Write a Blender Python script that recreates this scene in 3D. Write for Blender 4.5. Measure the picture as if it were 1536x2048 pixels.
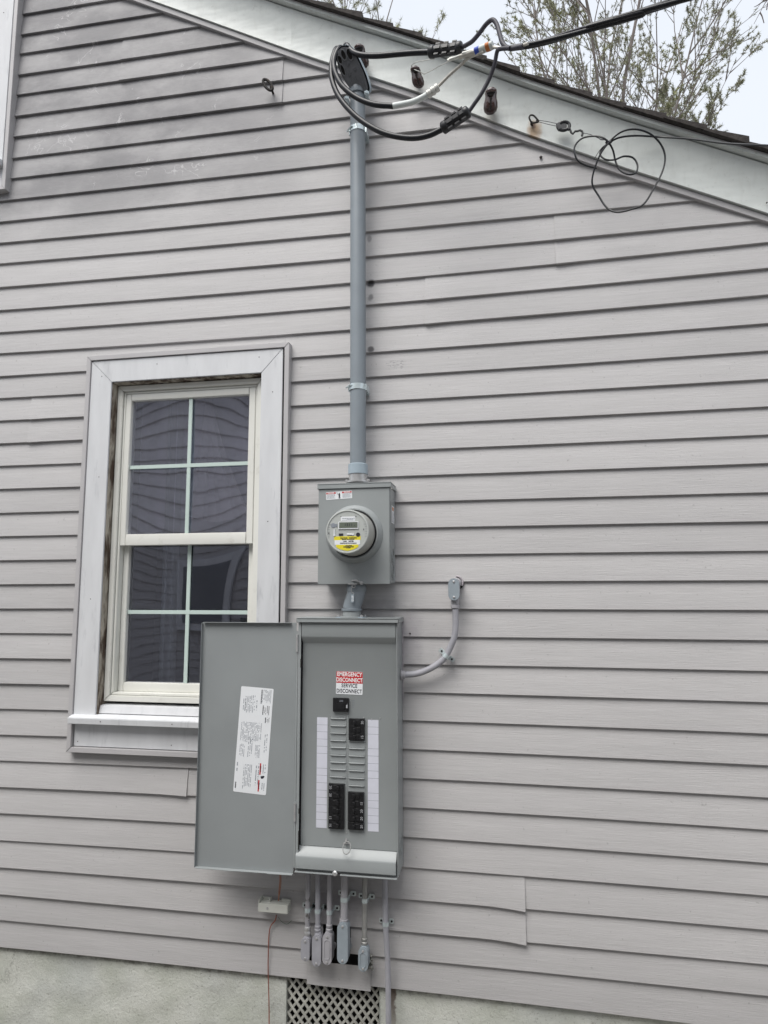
import bpy, bmesh, math, random
import numpy as np
from mathutils import Vector, Matrix, noise as mnoise
random.seed(7)
for o in list(bpy.data.objects): bpy.data.objects.remove(o)
S = bpy.context.scene
COL = S.collection
R = math.radians

# ------------------------------------------------------------------ camera
# the house wall is the plane y=0 (butt edges of the siding), z=0 its lowest edge, x=0 the riser pipe; +y goes into the house
F_PX, PITCH, YAW, ROLL = 1314.53, 0.11951, 0.17623, -0.0022
CAM = Vector((0.54027, -2.45415, 1.38657))
_cz, _sz, _cp, _sp, _cr, _sr = math.cos(YAW), math.sin(YAW), math.cos(PITCH), math.sin(PITCH), math.cos(ROLL), math.sin(ROLL)
_right = Vector((_cz, _sz, 0)); _f0 = Vector((-_sz, _cz, 0))
FWD = _f0*_cp + Vector((0, 0, _sp)); _up = -_f0*_sp + Vector((0, 0, _cp))
RGT = _right*_cr + _up*_sr; UPV = -_right*_sr + _up*_cr
def U(px, py, d=0.0):
    """measured photo pixel -> point of the plane d metres in front of the wall"""
    v = FWD*F_PX + RGT*(px-768) + UPV*(1024-py)
    return CAM + v*((-d-CAM.y)/v.y)
cam = bpy.data.cameras.new('camera'); camo = bpy.data.objects.new('camera', cam); COL.objects.link(camo)
camo.matrix_world = Matrix(((RGT.x, UPV.x, -FWD.x, CAM.x), (RGT.y, UPV.y, -FWD.y, CAM.y), (RGT.z, UPV.z, -FWD.z, CAM.z), (0, 0, 0, 1)))
cam.sensor_fit = 'VERTICAL'; cam.sensor_height = 24; cam.lens = 24*F_PX/2048
cam.clip_start = 0.05; cam.clip_end = 2000
S.camera = camo
S.render.resolution_x, S.render.resolution_y = 768, 1024

# ------------------------------------------------------------------ sky, sun, exposure (bright overcast)
W = bpy.data.worlds.new('World'); S.world = W; W.use_nodes = True
nt = W.node_tree; nt.nodes.clear()
sky = nt.nodes.new('ShaderNodeTexSky'); sky.sky_type = 'NISHITA'; sky.sun_disc = False
SUN_EL, SUN_AZ = R(58), R(205)
sky.sun_elevation = SUN_EL; sky.sun_rotation = SUN_AZ
sky.air_density = 1.0; sky.dust_density = 6.0; sky.ozone_density = 1.0
hs = nt.nodes.new('ShaderNodeHueSaturation'); hs.inputs['Saturation'].default_value = 0.28
bgn = nt.nodes.new('ShaderNodeBackground'); bgn.inputs['Strength'].default_value = 0.12
wo = nt.nodes.new('ShaderNodeOutputWorld')
# overcast: a bright, nearly even cloud layer veils most of the blue sky
tc = nt.nodes.new('ShaderNodeTexCoord'); cn = nt.nodes.new('ShaderNodeTexNoise'); cn.inputs['Scale'].default_value = 1.6; cn.inputs['Detail'].default_value = 4
cr_ = nt.nodes.new('ShaderNodeMix'); cr_.data_type = 'RGBA'; cr_.inputs[6].default_value = (3.45, 3.72, 4.15, 1); cr_.inputs[7].default_value = (4.1, 4.3, 4.6, 1)
ov = nt.nodes.new('ShaderNodeMix'); ov.data_type = 'RGBA'; ov.inputs[0].default_value = .82
nt.links.new(tc.outputs['Generated'], cn.inputs['Vector']); nt.links.new(cn.outputs[0], cr_.inputs[0])
nt.links.new(sky.outputs[0], hs.inputs['Color']); nt.links.new(hs.outputs[0], ov.inputs[6]); nt.links.new(cr_.outputs[2], ov.inputs[7])
nt.links.new(ov.outputs[2], bgn.inputs[0]); nt.links.new(bgn.outputs[0], wo.inputs[0])
sl = bpy.data.lights.new('sun', 'SUN'); sl.energy = 1.5; sl.angle = R(40); sl.color = (1, .965, .92)
so = bpy.data.objects.new('sun', sl); COL.objects.link(so)
sdir = Vector((math.sin(SUN_AZ)*math.cos(SUN_EL), math.cos(SUN_AZ)*math.cos(SUN_EL), math.sin(SUN_EL)))
so.rotation_euler = sdir.to_track_quat('Z', 'Y').to_euler(); so.location = (0, -5, 9)
S.view_settings.view_transform = 'Standard'; S.view_settings.look = 'None'
S.view_settings.exposure = 1.06; S.view_settings.gamma = 1.0
S.render.engine = 'CYCLES'

# ------------------------------------------------------------------ materials
def mat(name, col, rough=.6, metal=0., var=.06, vscale=4., bump=0., bscale=60., stretch=(1, 1, 1), spec=.5, col2=None, c2lo=.5, c2hi=.7, c2scale=3., coat=0., fine=0.):
    m = bpy.data.materials.new(name); m.use_nodes = True; t = m.node_tree; N = t.nodes; L = t.links
    b = N['Principled BSDF']; b.inputs['Roughness'].default_value = rough; b.inputs['Metallic'].default_value = metal
    b.inputs['Specular IOR Level'].default_value = spec; b.inputs['Coat Weight'].default_value = coat
    geo = N.new('ShaderNodeNewGeometry'); mp = N.new('ShaderNodeMapping'); mp.inputs['Scale'].default_value = stretch
    L.new(geo.outputs['Position'], mp.inputs['Vector'])
    no = N.new('ShaderNodeTexNoise'); no.inputs['Scale'].default_value = vscale; no.inputs['Detail'].default_value = 5
    L.new(mp.outputs[0], no.inputs['Vector'])
    mr = N.new('ShaderNodeMapRange'); mr.inputs[1].default_value = .3; mr.inputs[2].default_value = .7
    mr.inputs[3].default_value = 1-var; mr.inputs[4].default_value = 1+var
    L.new(no.outputs[0], mr.inputs[0])
    mx = N.new('ShaderNodeMix'); mx.data_type = 'RGBA'; mx.blend_type = 'MULTIPLY'; mx.inputs[0].default_value = 1
    mx.inputs[6].default_value = (*col, 1); L.new(mr.outputs[0], mx.inputs[7])
    out = mx.outputs[2]
    if col2:
        n2 = N.new('ShaderNodeTexNoise'); n2.inputs['Scale'].default_value = c2scale; n2.inputs['Detail'].default_value = 8
        n2.inputs['Roughness'].default_value = .65; L.new(mp.outputs[0], n2.inputs['Vector'])
        r2 = N.new('ShaderNodeMapRange'); r2.inputs[1].default_value = c2lo; r2.inputs[2].default_value = c2hi; L.new(n2.outputs[0], r2.inputs[0])
        m2 = N.new('ShaderNodeMix'); m2.data_type = 'RGBA'; L.new(r2.outputs[0], m2.inputs[0]); L.new(out, m2.inputs[6]); m2.inputs[7].default_value = (*col2, 1)
        out = m2.outputs[2]
    L.new(out, b.inputs['Base Color'])
    if bump:
        nb = N.new('ShaderNodeTexNoise'); nb.inputs['Scale'].default_value = bscale; nb.inputs['Detail'].default_value = 4
        L.new(mp.outputs[0], nb.inputs['Vector'])
        bu = N.new('ShaderNodeBump'); bu.inputs['Strength'].default_value = bump; bu.inputs['Distance'].default_value = .002
        L.new(nb.outputs[0], bu.inputs['Height']); L.new(bu.outputs[0], b.inputs['Normal'])
    return m

class G:
    """tiny node-graph helper"""
    def __init__(s, name):
        s.m = bpy.data.materials.new(name); s.m.use_nodes = True; s.t = s.m.node_tree; s.N = s.t.nodes; s.L = s.t.links; s.b = s.N['Principled BSDF']
    def n(s, typ, **kw):
        x = s.N.new(typ)
        for k, v in kw.items():
            if k.startswith('i_'): s.set(x.inputs[k[2:].replace('_', ' ')], v)
            else: setattr(x, k, v)
        return x
    def set(s, inp, v):
        if hasattr(v, 'is_output') or isinstance(v, bpy.types.NodeSocket): s.L.new(v, inp)
        else: inp.default_value = v
    def math(s, op, a, b=None, c=None, clamp=False):
        x = s.N.new('ShaderNodeMath'); x.operation = op; x.use_clamp = clamp
        s.set(x.inputs[0], a)
        if b is not None: s.set(x.inputs[1], b)
        if c is not None: s.set(x.inputs[2], c)
        return x.outputs[0]
    def ramp(s, v, a, b, lo=0., hi=1.):
        x = s.N.new('ShaderNodeMapRange'); x.interpolation_type = 'SMOOTHSTEP'
        for i, k in enumerate((v, a, b, lo, hi)): s.set(x.inputs[i], k)
        return x.outputs[0]
    def noise(s, vec, scale, detail=4, rough=.5, dist=0.):
        x = s.N.new('ShaderNodeTexNoise'); s.L.new(vec, x.inputs['Vector'])
        x.inputs['Scale'].default_value = scale; x.inputs['Detail'].default_value = detail; x.inputs['Roughness'].default_value = rough; x.inputs['Distortion'].default_value = dist
        return x.outputs[0]
    def mix(s, f, a, b, mode='MIX'):
        x = s.N.new('ShaderNodeMix'); x.data_type = 'RGBA'; x.blend_type = mode; s.set(x.inputs[0], f); s.set(x.inputs[6], a); s.set(x.inputs[7], b)
        return x.outputs[2]
    def mapv(s, vec, scale):
        x = s.N.new('ShaderNodeMapping'); s.L.new(vec, x.inputs[0]); x.inputs['Scale'].default_value = scale; return x.outputs[0]

def siding_material():
    g = G('vinyl_siding')
    pos = g.n('ShaderNodeNewGeometry').outputs['Position']
    sx = g.n('ShaderNodeSeparateXYZ'); g.L.new(pos, sx.inputs[0]); X, Z = sx.outputs[0], sx.outputs[2]
    rnd = g.n('ShaderNodeObjectInfo').outputs['Random']
    base = g.mix(g.noise(g.mapv(pos, (1, 1, 1)), 1.3, 4), (.42, .412, .412, 1), (.510, .500, .499, 1))
    pl = g.math('MULTIPLY_ADD', rnd, .09, .955)
    base = g.mix(1, base, pl, 'MULTIPLY')
    # chalky streaks along the planks
    st = g.noise(g.mapv(pos, (1.6, 1, 60)), 2.2, 6, .7)
    base = g.mix(1, base, g.ramp(st, .3, .75, .92, 1.05), 'MULTIPLY')
    # grime scrubbed thinner near the lower edge of each course, speckles of mildew
    sp = g.noise(pos, 90, 2)
    base = g.mix(g.ramp(sp, .70, .76, 0, .35), base, (.16, .15, .15, 1))
    # weathered, dirty area high on the left
    ml = g.math('MULTIPLY', g.ramp(X, .15, -.95), g.ramp(Z, 2.85, 3.35))
    blot = g.noise(g.mapv(pos, (1, 1, 1.6)), 2.1, 7, .62)
    dirt = g.math('MULTIPLY', ml, g.ramp(blot, .34, .62))
    base = g.mix(g.math('MULTIPLY', g.math('MULTIPLY', g.ramp(X, .25, -.5), g.ramp(g.math('ADD', Z, g.math('MULTIPLY', blot, .35)), 3.0, 3.4)), .62), base, (.27, .265, .27, 1))
    base = g.mix(g.math('MULTIPLY', dirt, .85), base, (.165, .162, .17, 1))
    rim = g.math('MULTIPLY', g.ramp(X, -.1, -.5), g.math('MULTIPLY', g.ramp(Z, 3.02, 3.3), g.ramp(blot, .5, .3)))
    base = g.mix(g.math('MULTIPLY', rim, .3), base, (.30, .295, .305, 1))
    # snail trails
    tr = g.noise(pos, 9, 3, .55, .5)
    line = g.math('LESS_THAN', g.math('ABSOLUTE', g.math('SUBTRACT', tr, .5)), .006)
    gate = g.math('MULTIPLY', g.ramp(g.noise(pos, 6, 3), .54, .60), g.math('MULTIPLY', g.ramp(X, -.2, -.7), g.ramp(Z, 2.95, 3.2)))
    base = g.mix(g.math('MULTIPLY', g.math('MULTIPLY', line, gate), .6), base, (.50, .49, .50, 1))
    # soot by the riser, purple-grey overspray beside the panel, darker patches below the boxes
    def spot(cx, cz, rx, rz, amt, col, b, soft=.1):
        nonlocal_b = b
        dx = g.math('DIVIDE', g.math('SUBTRACT', X, cx), rx); dz = g.math('DIVIDE', g.math('SUBTRACT', Z, cz), rz)
        d = g.math('ADD', g.math('POWER', g.math('ABSOLUTE', dx), 2.), g.math('POWER', g.math('ABSOLUTE', dz), 2.))
        d = g.math('ADD', d, g.math('MULTIPLY', g.math('SUBTRACT', g.noise(pos, 22, 5, .6), .5), 1.6))
        return g.mix(g.ramp(d, 1., soft, 0, amt), nonlocal_b, col)
    soot = (.06, .058, .062, 1)
    base = spot(.050, 2.61, .020, .020, .95, soot, base)
    base = spot(.052, 2.55, .015, .020, .6, soot, base)
    base = spot(.052, 2.335, .016, .016, .85, soot, base)
    base = spot(.045, 2.80, .012, .02, .5, soot, base)
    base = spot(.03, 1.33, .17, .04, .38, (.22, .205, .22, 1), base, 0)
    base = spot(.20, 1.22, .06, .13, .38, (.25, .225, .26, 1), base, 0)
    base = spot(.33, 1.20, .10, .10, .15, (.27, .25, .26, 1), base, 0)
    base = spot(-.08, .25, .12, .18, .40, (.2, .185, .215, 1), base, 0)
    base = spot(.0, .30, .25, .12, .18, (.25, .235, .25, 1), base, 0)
    # scratches
    scv = g.mapv(pos, (30, 1, 140)); sc = g.ramp(g.noise(scv, 2.2, 4, .7), .56, .60)
    dx = g.math('ABSOLUTE', g.math('DIVIDE', g.math('SUBTRACT', X, .150), .045)); dz = g.math('ABSOLUTE', g.math('DIVIDE', g.math('SUBTRACT', Z, 2.268), .022))
    base = g.mix(g.math('MULTIPLY', g.math('MULTIPLY', sc, g.ramp(dx, 1, .6)), g.math('MULTIPLY', g.ramp(dz, 1, .7), .95)), base, (.12, .12, .13, 1))
    g.L.new(base, g.b.inputs['Base Color'])
    g.b.inputs['Roughness'].default_value = .55; g.b.inputs['Specular IOR Level'].default_value = .35
    gr = g.noise(g.mapv(pos, (5, 5, 110)), 3.0, 6, .75)
    lf = g.noise(pos, 5, 2)
    h = g.math('ADD', g.math('MULTIPLY', gr, .0016), g.math('MULTIPLY', lf, .002))
    bu = g.n('ShaderNodeBump'); bu.inputs['Strength'].default_value = .8; bu.inputs['Distance'].default_value = 1.0
    g.L.new(h, bu.inputs['Height']); g.L.new(bu.outputs[0], g.b.inputs['Normal'])
    return g.m

def foundation_material():
    g = G('parged_concrete'); pos = g.n('ShaderNodeNewGeometry').outputs['Position']
    sx = g.n('ShaderNodeSeparateXYZ'); g.L.new(pos, sx.inputs[0]); X, Z = sx.outputs[0], sx.outputs[2]
    a = g.noise(pos, 4.5, 6, .6)
    base = g.mix(g.ramp(a, .35, .65), (.50, .52, .46, 1), (.64, .65, .60, 1))
    base = g.mix(g.ramp(g.noise(pos, 2.2, 5), .45, .7, 0, .6), base, (.43, .455, .44, 1))
    base = g.mix(g.ramp(g.noise(pos, 150, 3), .60, .70, 0, .5), base, (.22, .22, .19, 1))
    ck = g.math('ABSOLUTE', g.math('SUBTRACT', g.noise(pos, 3.0, 6, .6, .8), .5)); base = g.mix(g.math('MULTIPLY', g.ramp(ck, .006, .001), g.ramp(g.noise(pos, 1.7, 2), .60, .66, 0, .4)), base, (.14, .14, .12, 1))
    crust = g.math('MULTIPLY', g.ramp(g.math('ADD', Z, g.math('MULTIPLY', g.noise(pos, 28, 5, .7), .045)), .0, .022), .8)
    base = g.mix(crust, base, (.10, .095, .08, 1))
    wob = g.math('ADD', X, g.math('MULTIPLY', g.math('SUBTRACT', g.noise(pos, 25, 4, .7), .5), .035))
    st = g.math('MULTIPLY', g.ramp(g.math('ABSOLUTE', g.math('SUBTRACT', wob, .128)), .016, .008), g.ramp(Z, -.16, -.02, .45, .9))
    base = g.mix(st, base, (.12, .085, .07, 1))
    g.L.new(base, g.b.inputs['Base Color']); g.b.inputs['Roughness'].default_value = .9
    h = g.math('ADD', g.math('MULTIPLY', g.noise(pos, 110, 6, .75), .0045), g.math('MULTIPLY', g.noise(pos, 10, 4, .6), .010))
    bu = g.n('ShaderNodeBump'); bu.inputs['Strength'].default_value = .7; bu.inputs['Distance'].default_value = 1.
    g.L.new(h, bu.inputs['Height']); g.L.new(bu.outputs[0], g.b.inputs['Normal'])
    return g.m

def white_metal(name, col, rust=True):
    g = G(name); pos = g.n('ShaderNodeNewGeometry').outputs['Position']
    sx = g.n('ShaderNodeSeparateXYZ'); g.L.new(pos, sx.inputs[0]); X, Z = sx.outputs[0], sx.outputs[2]
    base = g.mix(g.noise(pos, 3, 5), tuple(c*.93 for c in col)+(1,), tuple(min(1, c*1.05) for c in col)+(1,))
    base = g.mix(g.ramp(g.noise(pos, 45, 4, .7), .56, .78, 0, .4), base, (.30, .30, .27, 1))
    base = g.mix(g.ramp(g.noise(g.mapv(pos, (8, 1, 2.5)), 4, 4, .6), .48, .8, 0, .22), base, (.33, .34, .31, 1))
    if rust:
        for cx, cz, rx, rz, am, c in ((.705, 3.165, .035, .06, .75, (.36, .20, .07, 1)), (.703, 3.19, .013, .022, .95, (.10, .045, .02, 1)),
                                      (.25, 3.395, .05, .06, .3, (.30, .27, .26, 1)), (.54, 3.24, .04, .035, .35, (.33, .29, .22, 1))):
            dx = g.math('DIVIDE', g.math('SUBTRACT', X, cx), rx); dz = g.math('DIVIDE', g.math('SUBTRACT', Z, cz), rz)
            d = g.math('ADD', g.math('MULTIPLY', dx, dx), g.math('MULTIPLY', dz, dz))
            d = g.math('ADD', d, g.math('MULTIPLY', g.math('SUBTRACT', g.noise(pos, 40, 4, .6), .5), 1.2))
            base = g.mix(g.ramp(d, 1., .0, 0, am), base, c)
    g.L.new(base, g.b.inputs['Base Color']); g.b.inputs['Roughness'].default_value = .42
    h = g.math('ADD', g.math('MULTIPLY', g.noise(g.mapv(pos, (2, 2, 6)), 2.5, 2), .006), g.math('MULTIPLY', g.noise(pos, 90, 3), .0002))
    bu = g.n('ShaderNodeBump'); bu.inputs['Strength'].default_value = .6; bu.inputs['Distance'].default_value = 1.
    g.L.new(h, bu.inputs['Height']); g.L.new(bu.outputs[0], g.b.inputs['Normal'])
    return g.m

def glass_material(name, refl, tint):
    g = G(name); N = g.N; L = g.L
    gl = N.new('ShaderNodeBsdfGlossy'); gl.inputs['Roughness'].default_value = .02; gl.inputs['Color'].default_value = (.86, .88, 1, 1)
    tr = N.new('ShaderNodeBsdfTransparent'); tr.inputs['Color'].default_value = tint
    fr = N.new('ShaderNodeFresnel'); fr.inputs['IOR'].default_value = 1.45
    f = g.math('ADD', fr.outputs[0], refl, clamp=True)
    mx = N.new('ShaderNodeMixShader'); L.new(f, mx.inputs[0]); L.new(tr.outputs[0], mx.inputs[1]); L.new(gl.outputs[0], mx.inputs[2])
    L.new(mx.outputs[0], N['Material Output'].inputs['Surface'])
    return g.m

M = {}
M['siding'] = siding_material()
M['found'] = foundation_material()
M['rake'] = white_metal('rake_coil_stock', (.60, .63, .61))
M['trim'] = mat('grey_trim_vinyl', (.44, .43, .435), .5, var=.05, vscale=5, bump=.15, bscale=25)
M['casing'] = mat('painted_casing', (.61, .62, .635), .55, var=.05, vscale=7, bump=.25, bscale=30, stretch=(3, 1, .6), col2=(.40, .41, .43), c2lo=.58, c2hi=.8, c2scale=9)
M['cream'] = mat('cream_vinyl', (.71, .71, .665), .38, var=.03, vscale=6, col2=(.52, .51, .46), c2lo=.6, c2hi=.85, c2scale=14)
M['sage'] = mat('pale_green_grille', (.52, .62, .58), .4, var=.02)
M['rotten'] = mat('peeling_wood', (.42, .38, .32), .85, var=.25, vscale=30, stretch=(1, 1, .25), col2=(.07, .045, .03), c2lo=.44, c2hi=.58, c2scale=22, bump=.8, bscale=60)
M['shingle'] = mat('asphalt_shingle', (.036, .031, .029), .95, var=.35, vscale=60, bump=.9, bscale=220, col2=(.075, .068, .06), c2lo=.5, c2hi=.75, c2scale=40)
M['gray'] = mat('grey_enamel', (.285, .305, .307), .40, var=.05, vscale=6, bump=.06, bscale=250)
M['grayd'] = mat('grey_enamel_cover', (.258, .276, .280), .42, var=.05, vscale=5, bump=.06, bscale=250)
M['pvc'] = mat('grey_pvc', (.215, .245, .27), .42, var=.05, vscale=12, bump=.1, bscale=90)
M['pvcl'] = mat('blue_grey_plastic', (.33, .40, .45), .35, var=.04, vscale=20)
M['lav'] = mat('lavender_painted_steel', (.335, .335, .365), .5, var=.10, vscale=18, bump=.15, bscale=70, col2=(.26, .25, .25), c2lo=.62, c2hi=.8, c2scale=30)
M['lavgrey'] = mat('sprayed_grey_steel', (.36, .355, .375), .55, var=.1, vscale=16, bump=.2, bscale=60)
M['emt'] = mat('dull_steel_tube', (.30, .30, .29), .45, metal=.35, var=.14, vscale=22, bump=.1, bscale=60, col2=(.38, .38, .37), c2lo=.5, c2hi=.7, c2scale=16)
M['oldtube'] = mat('blotched_steel_tube', (.33, .325, .345), .55, metal=.1, var=.12, vscale=22, col2=(.12, .115, .11), c2lo=.57, c2hi=.62, c2scale=26)
M['lbblue'] = mat('blue_grey_casting', (.28, .32, .35), .42, var=.06, vscale=30, bump=.25, bscale=120)
M['zinc'] = mat('zinc_plate', (.62, .70, .72), .25, metal=.45, var=.12, vscale=60)
M['ear'] = mat('galvanised_strap', (.62, .68, .68), .3, metal=.45, var=.15, vscale=60)
M['steel'] = mat('bright_steel', (.5, .5, .5), .3, metal=.5, var=.15, vscale=60)
M['black'] = mat('black_rubber', (.012, .0125, .015), .42, var=.2, vscale=30)
M['cable'] = mat('black_cable_jacket', (.009, .010, .013), .36, var=.15, vscale=30, spec=.4)
M['cablep'] = mat('aged_cable_jacket', (.04, .038, .05), .55, var=.25, vscale=25)
M['plate'] = mat('dark_weatherhead_plastic', (.15, .155, .165), .5, var=.15, vscale=30)
M['alu'] = mat('bare_aluminium_strand', (.50, .48, .43), .5, metal=.35, var=.2, vscale=60)
M['dull'] = mat('dull_white_aluminium', (.62, .62, .58), .45, metal=.2, var=.1, vscale=50)
M['wtape'] = mat('white_tape', (.62, .66, .64), .5, var=.08, vscale=60)
M['blue'] = mat('blue_tape', (.03, .07, .42), .5); M['orange'] = mat('orange_tape', (.50, .16, .04), .55)
M['porc'] = mat('brown_glazed_porcelain', (.042, .017, .013), .14, var=.25, vscale=30, spec=.7, coat=.4)
M['iron'] = mat('rusty_black_iron', (.018, .015, .014), .7, var=.3, vscale=60, bump=.4, bscale=150, col2=(.07, .035, .02), c2lo=.55, c2hi=.7, c2scale=50)
M['breaker'] = mat('black_bakelite', (.009, .009, .010), .4, var=.2, vscale=60)
M['white'] = mat('white_sticker', (.74, .76, .78), .45, var=.02)
M['lavwhite'] = mat('white_circuit_label', (.62, .63, .70), .5, var=.03, vscale=40)
M['red'] = mat('red_sticker', (.50, .018, .022), .45, var=.03); M['ink'] = mat('dark_ink', (.012, .012, .022), .6)
M['numink'] = mat('pale_grey_ink', (.42, .43, .45), .5); M['softink'] = mat('grey_ink', (.22, .24, .27), .6); M['whiteink'] = mat('white_ink', (.8, .8, .8), .5)
M['meter'] = mat('meter_grey_plastic', (.44, .46, .44), .3, var=.03, coat=.3)
M['meterside'] = mat('meter_beige_plastic', (.40, .40, .37), .35, var=.04)
M['yellow'] = mat('yellow_sticker', (.72, .62, .03), .45, var=.03); M['lcd'] = mat('meter_display', (.13, .15, .12), .2)
M['copper'] = mat('copper_wire', (.42, .19, .12), .4, metal=.3, var=.1, vscale=60); M['redwire'] = mat('faded_red_wire', (.27, .10, .07), .6, var=.25, vscale=25)
M['boxwhite'] = mat('yellowed_white_plastic', (.60, .61, .56), .45, var=.05, vscale=20)
M['cast'] = mat('cream_painted_iron', (.38, .38, .345), .75, var=.18, vscale=25, bump=.6, bscale=90, col2=(.17, .16, .12), c2lo=.55, c2hi=.75, c2scale=30)
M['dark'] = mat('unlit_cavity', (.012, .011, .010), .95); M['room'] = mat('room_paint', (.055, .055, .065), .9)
M['blind'] = mat('lowered_blind', (.20, .205, .22), .6); M['curtain'] = mat('pale_curtain_fabric', (.30, .32, .37), .9, var=.1, vscale=10)
M['caulk'] = mat('clear_caulk', (.40, .37, .39), .4, var=.25, vscale=60)
M['putty'] = mat('grey_duct_putty', (.25, .25, .23), .8, var=.3, vscale=70, bump=1, bscale=120)
M['bark'] = mat('pine_bark', (.21, .185, .175), .9, var=.25, vscale=8); M['twig'] = mat('bare_twig_bark', (.10, .08, .075), .9)
M['needle'] = mat('pine_needles', (.28, .29, .19), .7, var=.35, vscale=1.2, col2=(.33, .35, .13), c2lo=.50, c2hi=.64, c2scale=.8)
M['grass'] = mat('trodden_ground', (.22, .205, .18), .95, var=.3, vscale=3, bump=.6, bscale=40)
M['gup'] = glass_material('upper_window_glass', .42, (.96, .95, 1, 1)); M['glow'] = glass_material('lower_window_glass', .21, (.94, .97, 1, 1))

# ------------------------------------------------------------------ mesh helpers (everything given in world coordinates)
class MB:
    def __init__(s): s.v = []; s.f = []; s.mi = []; s.cur = 0
    def add(s, vs, fs):
        o = len(s.v); s.v += [tuple(v) for v in vs]; s.f += [tuple(i+o for i in f) for f in fs]; s.mi += [s.cur]*len(fs); return s
    def box(s, x0, x1, y0, y1, z0, z1):
        return s.add([(x0,y0,z0),(x1,y0,z0),(x1,y1,z0),(x0,y1,z0),(x0,y0,z1),(x1,y0,z1),(x1,y1,z1),(x0,y1,z1)],
                     [(0,3,2,1),(4,5,6,7),(0,1,5,4),(1,2,6,5),(2,3,7,6),(3,0,4,7)])
    def obox(s, c, ax, ay, az):
        """oriented box from centre and three half-axis vectors"""
        c, ax, ay, az = map(Vector, (c, ax, ay, az)); vs = []
        for k in (-1, 1):
            for i, j in ((-1,-1),(1,-1),(1,1),(-1,1)): vs.append(c+ax*i+ay*j+az*k)
        return s.add(vs, [(0,3,2,1),(4,5,6,7),(0,1,5,4),(1,2,6,5),(2,3,7,6),(3,0,4,7)])
    def prism(s, poly, o, ux, uz, un):
        """poly in (u,w); o + u*ux + w*uz, extruded from 0 to un"""
        o, ux, uz, un = map(Vector, (o, ux, uz, un)); n = len(poly)
        a = [o+ux*p[0]+uz*p[1] for p in poly]; b = [p+un for p in a]
        return s.add(a+b, [tuple(range(n)), tuple(range(2*n-1, n-1, -1))]+[(i, i+n, (i+1) % n+n, (i+1) % n) for i in range(n)])
    def tube(s, pts, r, n=10, cap=True, closed=False, flat=1.):
        pts = [Vector(p) for p in pts]; m = len(pts); rs = r if isinstance(r, (list, tuple)) else [r]*m
        vs = []; up = None
        for i, p in enumerate(pts):
            if closed: t = pts[(i+1) % m]-pts[i-1]
            else: t = pts[min(i+1, m-1)]-pts[max(i-1, 0)]
            t.normalize()
            if up is None:
                up = Vector((0, 0, 1)) if abs(t.z) < .9 else Vector((1, 0, 0))
            a = (up-t*up.dot(t)).normalized(); b = t.cross(a); up = a
            for k in range(n):
                an = 2*math.pi*k/n; vs.append(p+(a*math.cos(an)*flat+b*math.sin(an))*rs[i])
        fs = []
        for i in range(m if closed else m-1):
            j = (i+1) % m
            for k in range(n): fs.append((i*n+k, i*n+(k+1) % n, j*n+(k+1) % n, j*n+k))
        if cap and not closed: fs += [tuple(range(n-1, -1, -1)), tuple((m-1)*n+k for k in range(n))]
        return s.add(vs, fs)
    def cyl(s, a, b, r, n=20): return s.tube([a, b], r, n)
    def lathe(s, prof, o, ax, n=32):
        """prof: (radius, distance along ax)"""
        o = Vector(o); ax = Vector(ax).normalized(); pts = [o+ax*h for _, h in prof]
        u = Vector((0, 0, 1)) if abs(ax.z) < .9 else Vector((1, 0, 0)); a = (u-ax*u.dot(ax)).normalized(); b = ax.cross(a); vs = []
        for (r, h) in prof:
            for k in range(n):
                an = 2*math.pi*k/n; vs.append(o+ax*h+(a*math.cos(an)+b*math.sin(an))*r)
        m = len(prof); fs = [(i*n+k, i*n+(k+1) % n, (i+1)*n+(k+1) % n, (i+1)*n+k) for i in range(m-1) for k in range(n)]
        fs += [tuple(range(n-1, -1, -1)), tuple((m-1)*n+k for k in range(n))]
        return s.add(vs, fs)
    def sheet(s, rows):
        h = len(rows); w = len(rows[0]); vs = [p for r in rows for p in r]
        return s.add(vs, [(i*w+j, i*w+j+1, (i+1)*w+j+1, (i+1)*w+j) for i in range(h-1) for j in range(w-1)])
    def mesh(s, name, mats, org, bevel=0, seg=2, smooth=True, ang=32):
        me = bpy.data.meshes.new(name); ox, oy, oz = org
        me.from_pydata([(x-ox, y-oy, z-oz) for x, y, z in s.v], [], s.f)
        for m in (mats if isinstance(mats, (list, tuple)) else [mats]): me.materials.append(m)
        if isinstance(mats, (list, tuple)): me.polygons.foreach_set('material_index', s.mi)
        bm = bmesh.new(); bm.from_mesh(me); bmesh.ops.recalc_face_normals(bm, faces=bm.faces)
        if bevel:
            es = [e for e in bm.edges if len(e.link_faces) == 2 and e.calc_face_angle(0) > R(ang)]
            bmesh.ops.bevel(bm, geom=es, offset=bevel, segments=seg, affect='EDGES', clamp_overlap=True)
        bm.to_mesh(me); bm.free()
        if smooth: me.shade_smooth(); me.set_sharp_from_angle(angle=R(40))
        return me
WORLD_ORG = {}
def wloc(o):
    p = Vector((0, 0, 0))
    while o: p += o.location; o = o.parent
    return p
def part(name, mb, m, parent, bevel=0, seg=2, smooth=True, label=None, kind=None):
    org = wloc(parent) if parent else Vector((0, 0, 0))
    ob = bpy.data.objects.new(name, mb.mesh(name, m, org, bevel, seg, smooth)); COL.objects.link(ob); ob.parent = parent
    if label: ob['label'] = label
    if kind: ob['kind'] = kind
    return ob
def thing(name, label, cat, loc=(0, 0, 0), group=None):
    o = bpy.data.objects.new(name, None); COL.objects.link(o); o.location = loc; o.empty_display_size = .05
    o['label'] = label; o['category'] = cat
    if group: o['group'] = group
    return o
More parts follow.
